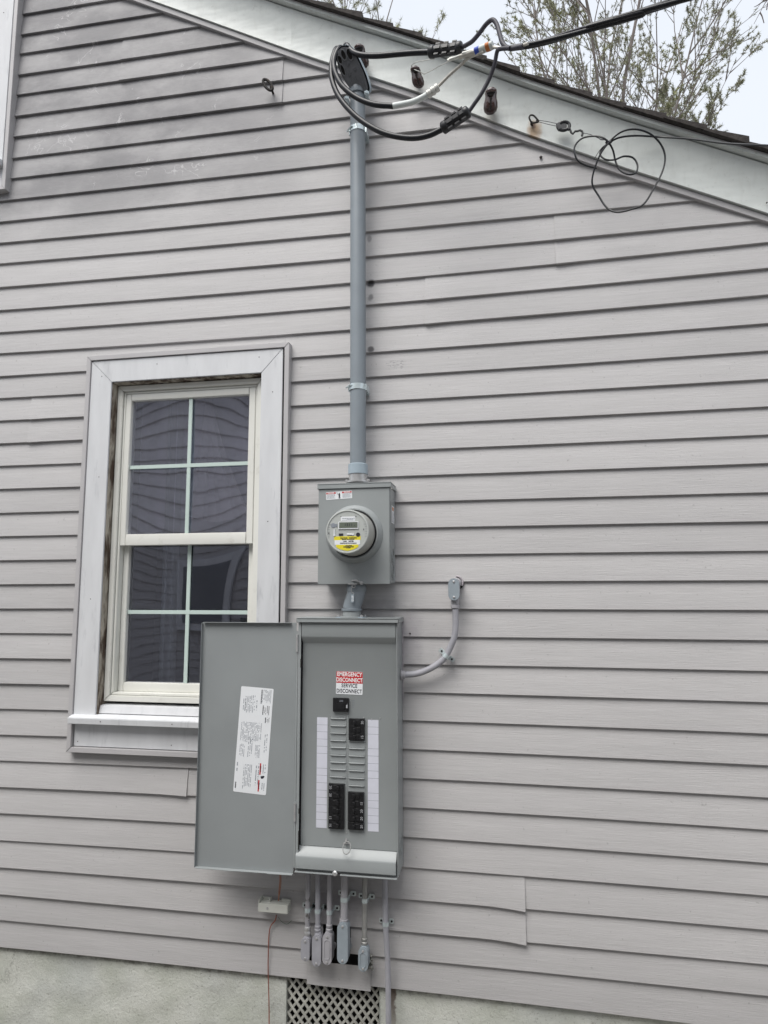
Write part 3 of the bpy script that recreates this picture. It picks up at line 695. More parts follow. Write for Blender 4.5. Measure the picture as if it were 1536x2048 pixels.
pl = [(p.x, p.y) for p in cr([(a, b, 0) for a, b in outl+[outl[0]]], 3)][:-1]
plate = part('weatherhead_plate', MB().prism(pl, W3(0, 0, -.008), px_, pu, pn*.014), M['plate'], mast, bevel=.002, label='dark wire plate of the weatherhead with round cable holes')
for (u, w, a, b) in ((-.026, .046, .009, .016), (-.006, .054, .010, .019), (.017, .046, .011, .021), (-.030, .010, .008, .020)):
    mb = MB(); ring = [W3(u+a*math.cos(2*math.pi*k/16), w+b*math.sin(2*math.pi*k/16), .0068) for k in range(16)]; mb.tube(ring, .0022, 6, closed=True)
    h_ = part('cable_hole', mb, M['plate'], plate)
    mb = MB(); mb.add([W3(u+a*math.cos(2*math.pi*k/16), w+b*math.sin(2*math.pi*k/16), .0066) for k in range(16)], [tuple(range(16))]); part('cable_hole', mb, M['dark'], plate)
for (u, w) in ((-.004, .020), (-.010, -.014), (.016, -.008)):
    mb = MB(); mb.tube([W3(u+.0072*math.cos(2*math.pi*k/14), w+.0072*math.sin(2*math.pi*k/14), .0066) for k in range(14)], .0014, 6, closed=True); mb.lathe([(.0045, 0), (.004, .003)], W3(u, w, .006), pn, 12)
    part('plug', mb, M['plate'], plate)
for u in (-.018, .006, .028): part('rib', MB().tube([W3(u, -.03, .007), W3(u*.8+.004, -.085, .007)], .002, 6), M['plate'], plate)
pneck = U(716, 178, CD)
part('weatherhead_collar', MB().lathe([(PR+.006, 0), (PR+.008, .012), (PR+.008, .03), (PR+.003, .04)], (.010, -CD, pneck.z-.032), (0, 0, 1), 24), M['pvc'], mast)
for px, py in ((693, 198), (733, 187)):
    p = U(px, py, .10); mb = MB().lathe([(.010, 0), (.010, .006), (.006, .0065), (.006, .014)], p, (.3, -1, -.2), 6); mb.box(p.x-.006, p.x+.006, p.y, p.y+.04, p.z-.008, p.z+.012); part('clamp_bolt', mb, M['zinc'], mast)

# ------------------------------------------------------------------ meter box and meter
mbx = thing('meter_box', 'grey metal meter box on the wall below the riser pipe', 'meter box', (.012, -.055, 1.41))
x0, x1, zb, zt, D = -.1245, .1465, 1.411, 1.765, .11
body = MB(); body.box(x0+.003, x1-.001, -D+.004, .0, zb+.004, zt); bd = part('body', body, M['gray'], mbx, bevel=.002)
part('front_cover', MB().box(x0, x1-.003, -D-.001, -D+.0035, zb, zt-.002), M['gray'], mbx, bevel=.0012)
part('cover_flange', MB().box(x0, x0+.0025, -D+.0037, -D+.02, zb, zt-.002).box(x0+.003, x1-.005, -D+.0037, -D+.02, zb, zb+.0025), M['gray'], mbx)
part('rain_cap', MB().box(x0-.004, x1+.004, -D-.006, 0, zt+.018-.004, zt+.018).box(x0-.004, x1+.004, -D-.006, -D-.0035, zt-.002, zt+.0135).box(x1+.0015, x1+.004, -D-.003, 0, zt-.002, zt+.0135).box(x0-.004, x0-.0015, -D-.003, 0, zt-.002, zt+.0135), M['gray'], mbx, bevel=.0012)
MC = Vector((.012, -D-.001, 1.593))
part('socket_rim', MB().lathe([(.107, 0), (.1055, .004), (.099, .010), (.095, .018), (.0925, .022), (.088, .022), (.088, .006)], MC, (0, -1, 0), 48), M['gray'], mbx)
for z in (1.478, 1.435+.008):    # knockouts on the right side
    mb = MB()
    for rr_ in (.030, .021, .012): mb.tube([(x1+.0002, -.058+rr_*math.cos(2*math.pi*k/24)*.95, z+.03+rr_*math.sin(2*math.pi*k/24)) for k in range(24)], .0011, 5, closed=True)
    if z > 1.45: kz = 1.512
    else: kz = 1.455
    mb.v = [(a, b, c-z-.03+kz) for a, b, c in mb.v]; part('knockout', mb, M['gray'], mbx)
sb = part('side_label', MB().box(x1+.0002, x1+.0008, -.088, -.030, 1.635, 1.70), M['white'], mbx, label='white sticker with an orange block on the right side')
part('print', MB().box(x1+.0009, x1+.0011, -.074, -.044, 1.682, 1.695), M['orange'], sb)
mb = MB()
for i in range(8): mb.box(x1+.0009, x1+.0011, -.08, -.038-(i % 3)*.006, 1.641+i*.0045, 1.6422+i*.0045)
part('print', mb, M['softink'], sb)
def tilt_axes(deg): a = R(deg); return Vector((math.cos(a), 0, math.sin(a))), Vector((-math.sin(a), 0, math.cos(a)))
# warning sticker on the cover
c = U(678, 990.5, D+.002); c.y = -D-.0014; ux, uz = tilt_axes(2.6)
st = part('warning_label', MB().prism(rrect(.099, .0285, .002), c, ux, uz, (0, -.0004, 0)), M['white'], mbx, label='small white and red warning sticker on the meter box cover')
f = c+Vector((0, -.0006, 0)); mb = MB()
for s in (-1, 1): mb.prism([(s*.030-.018, .0065), (s*.030+.018, .0065), (s*.030+.018, .0125), (s*.030-.018, .0125)], f, ux, uz, (0, -.0002, 0))
part('red_band', mb, M['red'], st)
mb = MB()
for s, w_ in ((-1, 'DANGER'), (1, 'PELIGRO')): text(mb, w_, .0062, f+ux*s*.031+uz*.0094+Vector((0, -.0005, 0)), ux, uz, bold=.0002)
part('lettering', mb, M['whiteink'], st)
mb = MB()
for s in (-1, 1):
    for i in range(5):
        xx = s*.030-.0165
        while xx < s*.030+.014-(i % 2)*.004: w_ = random.uniform(.002, .006); mb.prism([(xx, .003-i*.0032), (xx+w_, .003-i*.0032), (xx+w_, .0042-i*.0032), (xx, .0042-i*.0032)], f, ux, uz, (0, -.0002, 0)); xx += w_+.0012
part('fine_print', mb, M['softink'], st, kind='stuff')
mb = MB(); mb.prism([(-.001, -.008), (.004, -.008), (.0045, .001), (.0035, .008), (.0015, .0095), (-.0005, .006), (-.002, .001)], f, ux, uz, (0, -.0002, 0)); mb.prism([(-.002, -.012), (.005, -.012), (.005, -.0085), (-.002, -.0085)], f, ux, uz, (0, -.0002, 0))
mb.tube([f+ux*a+uz*b for a, b in ((-.010, .011), (-.006, .010), (-.007, .004), (-.003, .005), (-.002, .002))], .0006, 5)
part('hand_symbol', mb, M['ink'], st)
# embossed mark, latch, seal and tag
mb = MB(); mb.tube([(.008+.022*math.cos(2*math.pi*k/24), -D-.0011, 1.475+.017*math.sin(2*math.pi*k/24)) for k in range(24)], .0006, 5, closed=True)
for z, a, b in ((1.452, -.02, .04), (1.447, -.03, .045)): mb.box(a, b, -D-.0016, -D-.0008, z, z+.001)
part('embossed_mark', mb, M['gray'], mbx)
p0 = U(705, 1163, D+.005); p1 = U(724, 1168, D+.008)
lt = MB(); lt.tube([U(704, 1161, D+.004), U(712, 1160.5, D+.009), U(720, 1164, D+.009), U(724, 1167, D+.006)], [.004, .006, .005, .007], 10, flat=.6); lt.lathe([(.0065, -.002), (.0065, .003)], U(723, 1166, D+.006), (0, -1, 0), 14)
lt.obox(U(706, 1168, D+.004), (.016, 0, 0), (0, .010, 0), (0, 0, .0015))
latch = part('latch', lt, M['steel'], mbx)
part('seal_wire', MB().tube(cr([U(708, 1168, D+.008), U(704, 1175, D+.01), U(703, 1183, D+.004), U(708, 1187, D), U(705, 1190, D-.002)], 5), .0009, 6), M['steel'], latch)
part('seal_ring', MB().tube([U(707, 1172, D+.006)+Vector((.006*math.cos(2*math.pi*k/14), 0, .006*math.sin(2*math.pi*k/14))) for k in range(14)], .0015, 6, closed=True), M['steel'], latch)
tg = part('seal_tag', MB().prism(rrect(.0115, .029, .003), U(705, 1197, D), (1, 0, -.03), (.03, 0, 1), (0, .002, 0)), M['pvcl'], latch, bevel=.0006)
mb = MB(); text(mb, '6713', .0105, U(705, 1197, D)+Vector((0, -.0004, 0)), (0, 0, -1), (1, 0, 0), bold=.0003); part('lettering', mb, M['whiteink'], latch)

mtr = thing('electric_meter', 'round grey electric meter with small display and yellow stickers', 'meter', (MC.x, -.13, MC.z))
part('collar', MB().lathe([(.0815, 0), (.0835, .004), (.0835, .012), (.080, .013)], MC+Vector((.001, -.0065, 0)), (0, -1, 0), 48), M['black'], mtr)
part('housing', MB().lathe([(.0795, .012), (.0815, .015), (.0805, .030), (.0788, .090), (.0775, .1035)], MC, (0, -1, 0), 56), M['meterside'], mtr)
face = part('face', MB().lathe([(.0775, .1036), (.0775, .109), (.0755, .1115), (.0725, .1118), (.0715, .1095), (.0005, .1093)], MC, (0, -1, 0), 56), M['meter'], mtr)
FC = MC+Vector((0, -.1096, 0))
def fpx(px, py): p = U(px, py, .2206); return (p.x-FC.x, p.z-FC.z)
def fbox(mb, a, b, h=.0006, base=0.):
    (x0_, z1_), (x1_, z0_) = fpx(*a), fpx(*b); mb.box(FC.x+x0_, FC.x+x1_, FC.y-base-h, FC.y-base, FC.z+z0_, FC.z+z1_); return mb
def cz3(x, y): return (640+x/9.306, 960+y/9.306)     # from enlarged crop of the meter
dispf = part('display_frame', fbox(MB(), cz3(345, 778), cz3(716, 912), .003), M['white'], face, bevel=.0008)
disp = part('display', fbox(MB(), cz3(360, 790), cz3(703, 888), .0008, .003), M['lcd'], face)
mb = MB(); pc = [fpx(*cz3(x, 838)) for x in (475, 515, 555, 595)]
for (a, b), ch in zip(pc, '1511'): text(mb, ch, .0125, (FC.x+a, FC.y-.0040, FC.z+b), (1, 0, 0), (0, 0, 1), bold=.0004)
a, b = fpx(*cz3(648, 845)); text(mb, '-', .0125, (FC.x+a, FC.y-.0040, FC.z+b), (1, 0, 0), (0, 0, 1), bold=.0004)
part('display_digits', mb, M['ink'], face)
nm = part('name_plate', fbox(MB(), cz3(388, 683), cz3(655, 757)), M['white'], face)
mb = MB()
for i, (y, xa, xb, t) in enumerate(((712, 410, 600, 12), (735, 500, 600, 10), (745, 410, 480, 6))):
    x_ = xa
    while x_ < xb: w_ = random.uniform(14, 34); fbox(mb, cz3(x_, y), cz3(x_+w_, y+t), .0008); x_ += w_+5
fbox(mb, cz3(628, 700), cz3(640, 735), .0008)
part('fine_print', mb, M['softink'], face, kind='stuff')
def chord(z0, z1, r): # horizontal slab of the face disc
    pts = []
    for k in range(9):
        z = z0+(z1-z0)*k/8; pts.append((math.sqrt(max(0, r*r-z*z)), z))
    return pts+[(-x, z) for x, z in reversed(pts)]
zA = fpx(*cz3(500, 1048))[1]; zB = fpx(*cz3(500, 1118))[1]; zC = fpx(*cz3(500, 1203))[1]; zE = fpx(*cz3(500, 1318))[1]
def band(za, zb_, wmax, m, nm_):
    pl = [(max(-wmax, min(wmax, x)), z) for x, z in chord(zb_, za, .0665)]; return part(nm_, MB().prism(pl, FC, (1, 0, 0), (0, 0, 1), (0, -.0006, 0)), m, face)
band(zA, zB, .0475, M['yellow'], 'yellow_band'); band(zB, zC, .0455, M['white'], 'white_band'); band(zC, zE, .040, M['yellow'], 'yellow_band')
mb = MB()
def ft(s, px, py, size, bold=.0003): a, b = fpx(*cz3(px, py)); text(mb, s, size, (FC.x+a, FC.y-.0009, FC.z+b), (1, 0, 0), (0, 0, 1), bold)
ft('CAUTION   WARNING', 530, 1080, .0058); ft('SERVICE VOLTAGE 240V', 525, 1106, .0042); ft('LINE    METER', 530, 1142, .0062); ft('WARNING', 535, 1225, .0048); ft('HIGH VOLTAGE', 530, 1245, .0052); ft('DANGER', 530, 1262, .004)
x_ = 375
while x_ < 680: w_ = random.uniform(3, 9); fbox(mb, cz3(x_, 1166), cz3(x_+w_, 1188), .0008); x_ += w_+random.uniform(2, 4)
part('lettering', mb, M['ink'], face)
mb = MB(); a, b = fpx(*cz3(245, 845)); mb.lathe([(.0085, 0), (.008, .0015)], (FC.x+a, FC.y, FC.z+b), (0, -1, 0), 18); fbox(mb, cz3(270, 818), cz3(322, 870), .0012)
part('optical_port', mb, M['softink'], face)
mb = MB(); fbox(mb, cz3(352, 996), cz3(430, 1036), .0015); a, b = fpx(*cz3(708, 1017)); mb.lathe([(.0075, 0), (.007, .0015)], (FC.x+a, FC.y, FC.z+b), (0, -1, 0), 18); fbox(mb, cz3(808, 905), cz3(820, 935), .0012); fbox(mb, cz3(380, 676), cz3(402, 684), .001); fbox(mb, cz3(655, 670), cz3(680, 678), .001); a, b = fpx(*cz3(165, 990)); mb.lathe([(.002, 0), (.002, .001)], (FC.x+a, FC.y, FC.z+b), (0, -1, 0), 8)
part('button', mb, M['ink'], face)
mb = MB(); mb.tube([Vector((FC.x+fpx(*cz3(x, y))[0], FC.y-.001, FC.z+fpx(*cz3(x, y))[1])) for x, y in ((268, 915), (268, 1020))], .0022, 8); mb.tube([Vector((FC.x+fpx(*cz3(x, y))[0], FC.y-.001, FC.z+fpx(*cz3(x, y))[1])) for x, y in ((505, 1012), (615, 1014))], .0022, 8)
for q in ((268, 1028), (612, 1012)): a, b = fpx(*cz3(*q)); mb.lathe([(.0038, 0), (.0035, .003)], (FC.x+a, FC.y, FC.z+b), (0, -1, 0), 12)
part('sealing_pin', mb, M['white'], face)
mb = MB()
for i in range(6):
    z = FC.z+.025-i*.0085
    for s in (-1, 1): w_ = .0705 if abs(z-FC.z) < .02 else .066; mb.box(FC.x+s*w_-.004-(.0035 if s > 0 else -.0035), FC.x+s*w_+.004-(.0035 if s > 0 else -.0035), FC.y-.0006, FC.y, z, z+.0009)
part('scale_mark', mb, M['softink'], face)

# ------------------------------------------------------------------ offset nipple between the boxes
off = thing('offset_nipple', 'short grey slanted pipe fitting joining meter box to breaker panel', 'pipe fitting', (.0, -.07, 1.29))
dd = .070; A = U(713, 1172, dd); B = U(703.5, 1218, dd)
part('upper_hub', MB().lathe([(.034, 0), (.0365, -.003), (.0365, -.022), (.034, -.027)], (A.x, -dd, 1.4105), (0, 0, 1), 26), M['pvc'], off)
part('offset_pipe', MB().tube([(A.x, -dd, 1.388), (A.x-.001, -dd, 1.378), (B.x+.002, -dd, 1.335), (B.x, -dd, 1.322)], [.034, .0335, .0325, .033], 26), M['pvc'], off)
part('lower_ring', MB().lathe([(.034, 0), (.0375, .002), (.0375, .009), (.035, .010)], (B.x, -dd, 1.3135), (0, 0, 1), 26), M['pvc'], off)
part('hub', MB().lathe([(.050, 0), (.050, .005), (.034, .0052), (.033, .0235)], (B.x, -dd, 1.2895), (0, 0, 1), 26), M['gray'], off)
part('flange', MB().prism(rrect(.106, .078, .008), (B.x, -dd, 1.2880), (1, 0, 0), (0, 1, 0), (0, 0, .0045)), M['pvcl'], off, bevel=.001)
for s in (-1, 1):
    for t in (-1, 1): part('bolt', MB().lathe([(.0055, 0), (.0055, .006), (.003, .0075)], (B.x+s*.043, -dd+t*.028, 1.2925), (0, 0, 1), 10), M['steel'], off)

# ------------------------------------------------------------------ breaker panel
pan = thing('breaker_panel', 'open grey outdoor breaker panel with black breakers, its door swung left', 'breaker panel', (-.01, -.06, .40))
PX0, PX1, PZ0, PZ1, PD = -.192, .171, .424, 1.283, .120
DFD = .102
bx = MB()
bx.box(PX1-.0035, PX1, -PD, 0, PZ0-.004, PZ1); bx.box(PX0, PX0+.0035, -PD, 0, PZ0-.004, PZ1); bx.box(PX0, PX1, -.003, 0, PZ0-.004, PZ1)
bx.box(PX0+.0035, PX1-.0035, -PD+.003, -.003, PZ0-.004, PZ0-.001); bx.box(PX0+.0035, PX1-.0035, -PD, -.003, PZ1-.004, PZ1)
part('enclosure', bx, M['gray'], pan, bevel=.0008)
part('side_flange', MB().box(PX0-.0005, PX0+.010, -PD-.0015, -PD-.0002, PZ0, PZ1-.001), M['gray'], pan, bevel=.0004)
part('rain_cap', MB().box(PX0-.006, PX1+.006, -PD-.011, 0, PZ1+.004, PZ1+.0075).box(PX0-.006, PX1+.006, -PD-.011, -PD-.0085, PZ1-.0095, PZ1+.0038).box(PX1+.0035, PX1+.006, -PD-.008, 0, PZ1-.0095, PZ1+.0038), M['gray'], pan, bevel=.0018)
dx0, dx1 = PX0+.0115, PX1-.0055
z_t = U(700, 1276, PD).z; z_t2 = U(700, 1286, DFD).z; zb2 = U(700, 1697, DFD).z; zb1 = U(700, 1717, PD+.004).z
deadp = [(-PD-.001, PZ1-.010), (-PD-.001, z_t+.006), (-PD+.001, z_t), (-DFD-.002, z_t2), (-DFD, z_t2-.004), (-DFD, zb2), (-DFD+.006, zb2), (-DFD+.006, PZ1-.010)]
dead = part('deadfront', MB().prism(deadp, (dx0, 0, 0), (0, 1, 0), (0, 0, 1), (dx1-dx0, 0, 0)), M['gray'], pan, bevel=.0012)
part('bottom_rail', MB().prism([(-DFD-.0005, zb2-.0008), (-PD-.008, zb1), (-PD-.010, zb1-.006), (-PD-.0095, PZ0+.005), (-PD-.002, PZ0+.003), (-DFD+.01, PZ0+.01), (-DFD+.004, zb2-.0008)], (dx0-.010, 0, 0), (0, 1, 0), (0, 0, 1), (dx1-dx0+.009, 0, 0)), M['gray'], pan, bevel=.0016)
part('bottom_lip', MB().box(PX0, -.045, -PD-.013, -PD+.004, PZ0-.007, PZ0-.0045).box(-.030, PX1-.003, -PD-.013, -PD+.004, PZ0-.007, PZ0-.0045), M['gray'], pan, bevel=.0006)
pb = U(670, 1738, PD+.012); part('latch_stud', MB().lathe([(.008, 0), (.009, .003), (.006, .006)], (pb.x, -PD-.010, PZ0-.0005), (0, -1, 0), 14).box(pb.x-.004, pb.x+.004, -PD-.012, -PD-.006, PZ0-.010, PZ0), M['steel'], pan)
ko = MB()
for rr_ in (.042, .030, .018): ko.tube([(PX1+.0002, -.060+rr_*.8*math.cos(2*math.pi*k/26), .50+rr_*math.sin(2*math.pi*k/26)) for k in range(26)], .0012, 5, closed=True)
part('knockout', ko, M['gray'], pan)
def ppx(x, y, d=DFD): p = U(x, y, d); return p
def pz(x, y): return (590+x/4.55, 1330+y/4.55)
def flat(name, a, b, d0, d1, m, parent=dead, bevel=0, label=None):
    p, q = U(*a, d0), U(*b, d0); return part(name, MB().box(p.x, q.x, -d1, -d0, q.z, p.z), m, parent, bevel=bevel, label=label)
# emergency sign, stuck on slightly askew
sc = U(698.7, 1366, DFD+.001); ux, uz = tilt_axes(-1.0); SW, SH = .0975, .0795
sc.y = -DFD-.0003
sg = part('emergency_sign', MB().prism(rrect(SW, SH, .003), sc, ux, uz, (0, -.0005, 0)), M['white'], dead, label='red and white emergency disconnect sticker')
f = sc+Vector((0, -.00055, 0))
part('emergency_sign', MB().prism([(-SW/2+.0005, -.0005), (SW/2-.0005, -.0005), (SW/2-.0005, SH/2-.0005), (-SW/2+.0005, SH/2-.0005)], f, ux, uz, (0, -.0003, 0)), M['red'], dead)
f = f+Vector((0, -.0005, 0)); mb = MB()
text(mb, 'EMERGENCY', .0200, f+uz*.0295, ux, uz, bold=.0005, sx=.80); text(mb, 'DISCONNECT', .0200, f+uz*.0100, ux, uz, bold=.0005, sx=.76)
part('lettering', mb, M['whiteink'], dead)
mb = MB(); text(mb, 'SERVICE', .0190, f-uz*.0098, ux, uz, bold=.0003, sx=.78, spacing=1.1); text(mb, 'DISCONNECT', .0190, f-uz*.0288, ux, uz, bold=.0003, sx=.74, spacing=1.06)
part('lettering', mb, M['ink'], dead)
# main breaker
mbk = flat('main_breaker', pz(352, 296), pz(492, 424), DFD+.0003, DFD+.012, M['breaker'], bevel=.001)
flat('main_breaker', pz(372, 345), pz(455, 405), DFD+.0121, DFD+.0145, M['breaker'], bevel=.001)
flat('breaker_handle', pz(469, 362), pz(481, 392), DFD+.0123, DFD+.020, M['numink'], bevel=.001, label='pale handle tip of the main breaker')
mb = MB(); p = U(*pz(420, 328), DFD+.013); text(mb, '200', .010, (p.x, -DFD-.0124, p.z), (1, 0, 0), (0, 0, 1)); part('lettering', mb, M['softink'], dead)
mb = MB()
for i, yy in enumerate((325, 345, 365, 385)):
    p = U(*pz(530, yy), DFD); text(mb, ('OFF', 'ON', '200', 'A')[i], .006, (p.x, -DFD-.0004, p.z), (1, 0, 0), (0, 0, 1))
part('lettering', mb, M['softink'], dead)
# circuit label strips
for a, b, c, d_, lines in ((203, 298, 475, 1478, (545, 608, 674, 740, 805, 940, 1004, 1072, 1140, 1205, 1272, 1340, 1408)), (664, 761, 498, 1512, (565, 631, 763, 829, 898, 965, 1032, 1167, 1235, 1303, 1372, 1442))):
    off_ = -12 if a < 300 else -2
    t0, b0 = U(*pz(a, c), DFD), U(*pz(a+off_, d_), DFD); t1 = U(*pz(b, c), DFD)
    ls = part('circuit_label_strip', MB().box((t0.x+b0.x)/2, (t0.x+b0.x)/2+(t1.x-t0.x), -DFD-.0008, -DFD-.0002, b0.z, t0.z), M['lavwhite'], dead)
    mb = MB()
    for y in lines: z = U(*pz((a+b)/2, y), DFD).z; mb.box((t0.x+b0.x)/2, (t0.x+b0.x)/2+(t1.x-t0.x), -DFD-.0010, -DFD-.0006, z, z+.0009)
    part('ruled_line', mb, M['softink'], dead, kind='stuff')
# blank fillers and the centre seam
fl = MB(); wF = U(*pz(468, 700), DFD).x-U(*pz(320, 700), DFD).x
fl.box(-wF/2, wF/2, -.0012, 0, -.0235, -.0015); fl.tube([(-wF/2+.001, -.0014, 0), (-wF/2+.005, -.0048, .0004), (wF/2-.005, -.0048, .0004), (wF/2-.001, -.0014, 0)], .0021, 8)
flm = fl.mesh('filler_plate', M['gray'], (0, 0, 0), bevel=.0006, seg=1)
LX = U(*pz(394, 750), DFD).x; RX = U(*pz(562, 900), DFD).x
for y in (487, 553, 620, 687, 751, 820, 885, 950, 1018): inst('filler_plate', flm, dead, (LX, -DFD-.0002, U(*pz(394, y), DFD).z))
for y in (693, 760, 828, 893, 962, 1030, 1098): inst('filler_plate', flm, dead, (RX, -DFD-.0002, U(*pz(562, y), DFD).z))
cx_ = U(*pz(478, 800), DFD).x; cxb = U(*pz(468, 1480), DFD).x; zt_ = U(*pz(480, 440), DFD).z; zb_ = U(*pz(468, 1530), DFD).z
part('centre_seam', MB().obox(((cx_+cxb)/2, -DFD-.0006, (zt_+zb_)/2), ((cx_-cxb)*.3, 0, (zt_-zb_)/2), (.0022, 0, 0), (0, .0006, 0)), M['gray'], dead, bevel=.0004)
for q in ((480, 440), (335, 474), (455, 476), (506, 492), (625, 480), (775, 483), (697, 494), (468, 1528)): p = U(*pz(*q), DFD); part('rivet', MB().lathe([(.0025, 0), (.0022, .0015)], (p.x, -DFD-.0002, p.z), (0, -1, 0), 8), M['steel'], dead)
# breakers
def breaker_mesh(flip):
    b = MB(); w = U(*pz(456, 1300), DFD).x-U(*pz(315, 1300), DFD).x; h = .0250
    b.box(-w/2, w/2, -.0105, 0, -h/2, h/2); b.box(-w*.08*flip-w*.16, -w*.08*flip+w*.16, -.0135, -.0106, -h*.34, h*.34)
    b.box(w*.12*flip-.0045, w*.12*flip+.0045, -.0185, -.0136, -h*.24, h*.24) if True else None
    b.lathe([(.0022, 0), (.002, .001)], (w*.36*flip, -.0106, 0), (0, -1, 0), 8)
    return b.mesh('breaker', M['breaker'], (0, 0, 0), bevel=.0007, seg=1), w
BL, bw = breaker_mesh(1); BR, _ = breaker_mesh(-1)
def num_mesh(s, flip):
    b = MB(); text(b, s, .0125, (0, 0, 0), (0, 0, -1*flip), (1*flip, 0, 0))
    return b.mesh('rating_number', M['numink'], (0, 0, 0), smooth=False)
N15L, N20L, N15R, N20R = num_mesh('15', 1), num_mesh('20', 1), num_mesh('15', -1), num_mesh('20', -1)
def brk(px, py, x, flip, num):
    z = U(*pz(px, py), DFD+.005).z; me = BL if flip > 0 else BR
    b = inst('breaker', me, pan, (x, -DFD-.0004, z), label='black circuit breaker')
    del b['label']
    if num: inst('rating_number', num, b, (x-bw*.38*flip, -DFD-.0112, z))
    return b
for y, nn in ((1112, N20L), (1181, N20L), (1250, None), (1318, None), (1386, N15L), (1455, N15L)): brk(385, y, LX+.0015*0-.004, 1, nn)
for y, nn in ((520, N20R), (586, None), (652, N15R)): brk(566, y, RX+.001, -1, nn)
for y, nn in ((1188, None), (1255, N15R), (1323, N20R), (1390, N20R), (1463, N20R)): brk(560, y, RX-.001, -1, nn)
# ring latch
rc = U(*pz(470, 1665), PD+.012); rt = U(*pz(468, 1605), DFD)
part('latch_ring', MB().tube([(rc.x+.0135*math.cos(2*math.pi*k/24), -PD-.011+.011*math.sin(2*math.pi*k/24), rc.z+.0165*math.sin(2*math.pi*k/24)) for k in range(24)], .0016, 8, closed=True), M['emt'], dead)
part('latch_hook', MB().lathe([(.0045, 0), (.0045, .004)], (rt.x, -DFD, rt.z+.006), (0, -1, 0), 12).box(rt.x-.003, rt.x+.003, -DFD-.009, -DFD, rt.z-.006, rt.z+.006).box(rt.x-.011, rt.x+.011, -DFD-.003, -DFD, rt.z-.008, rt.z-.004), M['steel'], dead, bevel=.0006)
# door folded back to the left, inside face towards us
DX0, DX1, DZ0, DZ1 = -.5645, -.2, .408, 1.2725
DY = -PD-.001
door = part('door', MB().box(DX0, DX1, DY, DY+.0016, DZ0, DZ1), M['grayd'], pan, bevel=.0005)
part('door_lip', MB().box(DX0+.006, DX1-.018, DY-.014, DY-.0002, DZ1-.0016, DZ1), M['grayd'], door, bevel=.0005)
part('door_lip', MB().box(DX0, DX0+.0016, DY-.012, DY-.0002, DZ0, DZ1-.002), M['grayd'], door, bevel=.0005)
lipp = [(DX0, -.0), (DX1, 0), (DX1, -.016), (-.285, -.018), (-.295, -.015), (-.41, -.017), (-.42, -.019), (-.50, -.0165), (DX0+.006, -.018)]
part('door_lip', MB().prism([(x, y) for x, y in lipp], (0, DY-.0003, DZ0), (1, 0, 0), (0, 1, -.0), (0, 0, .0016)), M['gray'], door, bevel=.0004)
part('hinge_leaf', MB().box(-.2, -.194, -PD-.001, -PD+.001, DZ0+.02, DZ1-.03), M['gray'], door)
for (ya, yb) in ((1263, 1320), (1600, 1660)):
    z1_, z0_ = U(597, ya, PD).z, U(597, yb, PD).z
    part('hinge', MB().cyl((-.1955, -PD-.005, z0_+.03), (-.1955, -PD-.005, z1_-.01), .0038, 12).box(-.1995, -.1965, -PD-.0035, -PD-.0013, z0_+.035, z1_-.015), M['steel'], pan)
for (ya, yb) in ((1318, 1335), (1617, 1628), (1662, 1700)):
    p, q = U(605, ya, PD+.002), U(605, yb, PD+.002); part('hinge_slot', MB().box(PX0+.0085, PX0+.0125, -PD-.0022, -PD-.0016, q.z, p.z), M['dark'], pan)
# data label on the door
LT, RT, RB, LB_ = [U(x, y, PD+.002) for x, y in ((482.5, 1372.7), (547.3, 1377.4), (531.7, 1590), (466, 1583.5))]
lc = (LT+RT+RB+LB_)/4; lc.y = DY-.0002; uz = ((LT+RT)-(LB_+RB)).normalized(); uz.y = 0; uz.normalize(); ux = Vector((uz.z, 0, -uz.x))
LW = ((RT-LT).length+(RB-LB_).length)/2; LH = ((LT-LB_).length+(RT-RB).length)/2
dl = part('data_label', MB().prism(rrect(LW, LH, .004), lc, ux, uz, (0, -.0004, 0)), M['white'], door, label='long white data label stuck slightly askew inside the open door')
f = lc+Vector((0, -.00045, 0))
def lz(x, y):  # enlarged-crop pixel -> label coordinates
    p = U(440+x/7.875, 1360+y/7.875, PD+.002)-lc; return p.dot(ux), p.dot(uz)
def lq(mb, u0, u1, w0, w1): mb.prism([(u0, w0), (u1, w0), (u1, w1), (u0, w1)], f, ux, uz, (0, -.0002, 0))
soft, hard, redp = MB(), MB(), MB()
def lines(mb, x0, x1, y0, y1, nl, dens=.8, jit=.2):
    """columns of vertical print lines inside an enlarged-crop box"""
    (ua, wa), (ub, wb) = lz(x0, y0), lz(x1, y1)
    for i in range(nl):
        u = ua+(ub-ua)*(i+.5)/nl; th = abs(ub-ua)/nl*.38; w = wa; end = wb+(wa-wb)*random.uniform(0, jit)
        while w > end:
            s = random.uniform(.001, .005); 
            if random.random() < dens: lq(mb, u-th/2, u+th/2, max(end, w-s), w)
            w -= s+.0008
def shear_lines(*a, **k): lines(*a, **k)
for bxs in ((365, 400, 290, 520, 2, .7), (400, 470, 250, 520, 4, .8), (490, 545, 240, 530, 3, .8), (565, 590, 300, 500, 1, .5), (670, 800, 150, 375, 8, .85), (335, 640, 650, 1000, 17, .75), (310, 380, 1000, 1210, 4, .8), (445, 500, 900, 1220, 3, .8), (555, 620, 1020, 1230, 5, .85), (255, 280, 1290, 1500, 1, .6), (370, 480, 1320, 1730, 6, .8), (560, 600, 1310, 1740, 2, .7), (670, 720, 1330, 1480, 2, .8), (650, 700, 1620, 1750, 2, .8), (700, 735, 850, 1160, 2, .6)):
    lines(soft, *bxs[:5], dens=bxs[5])
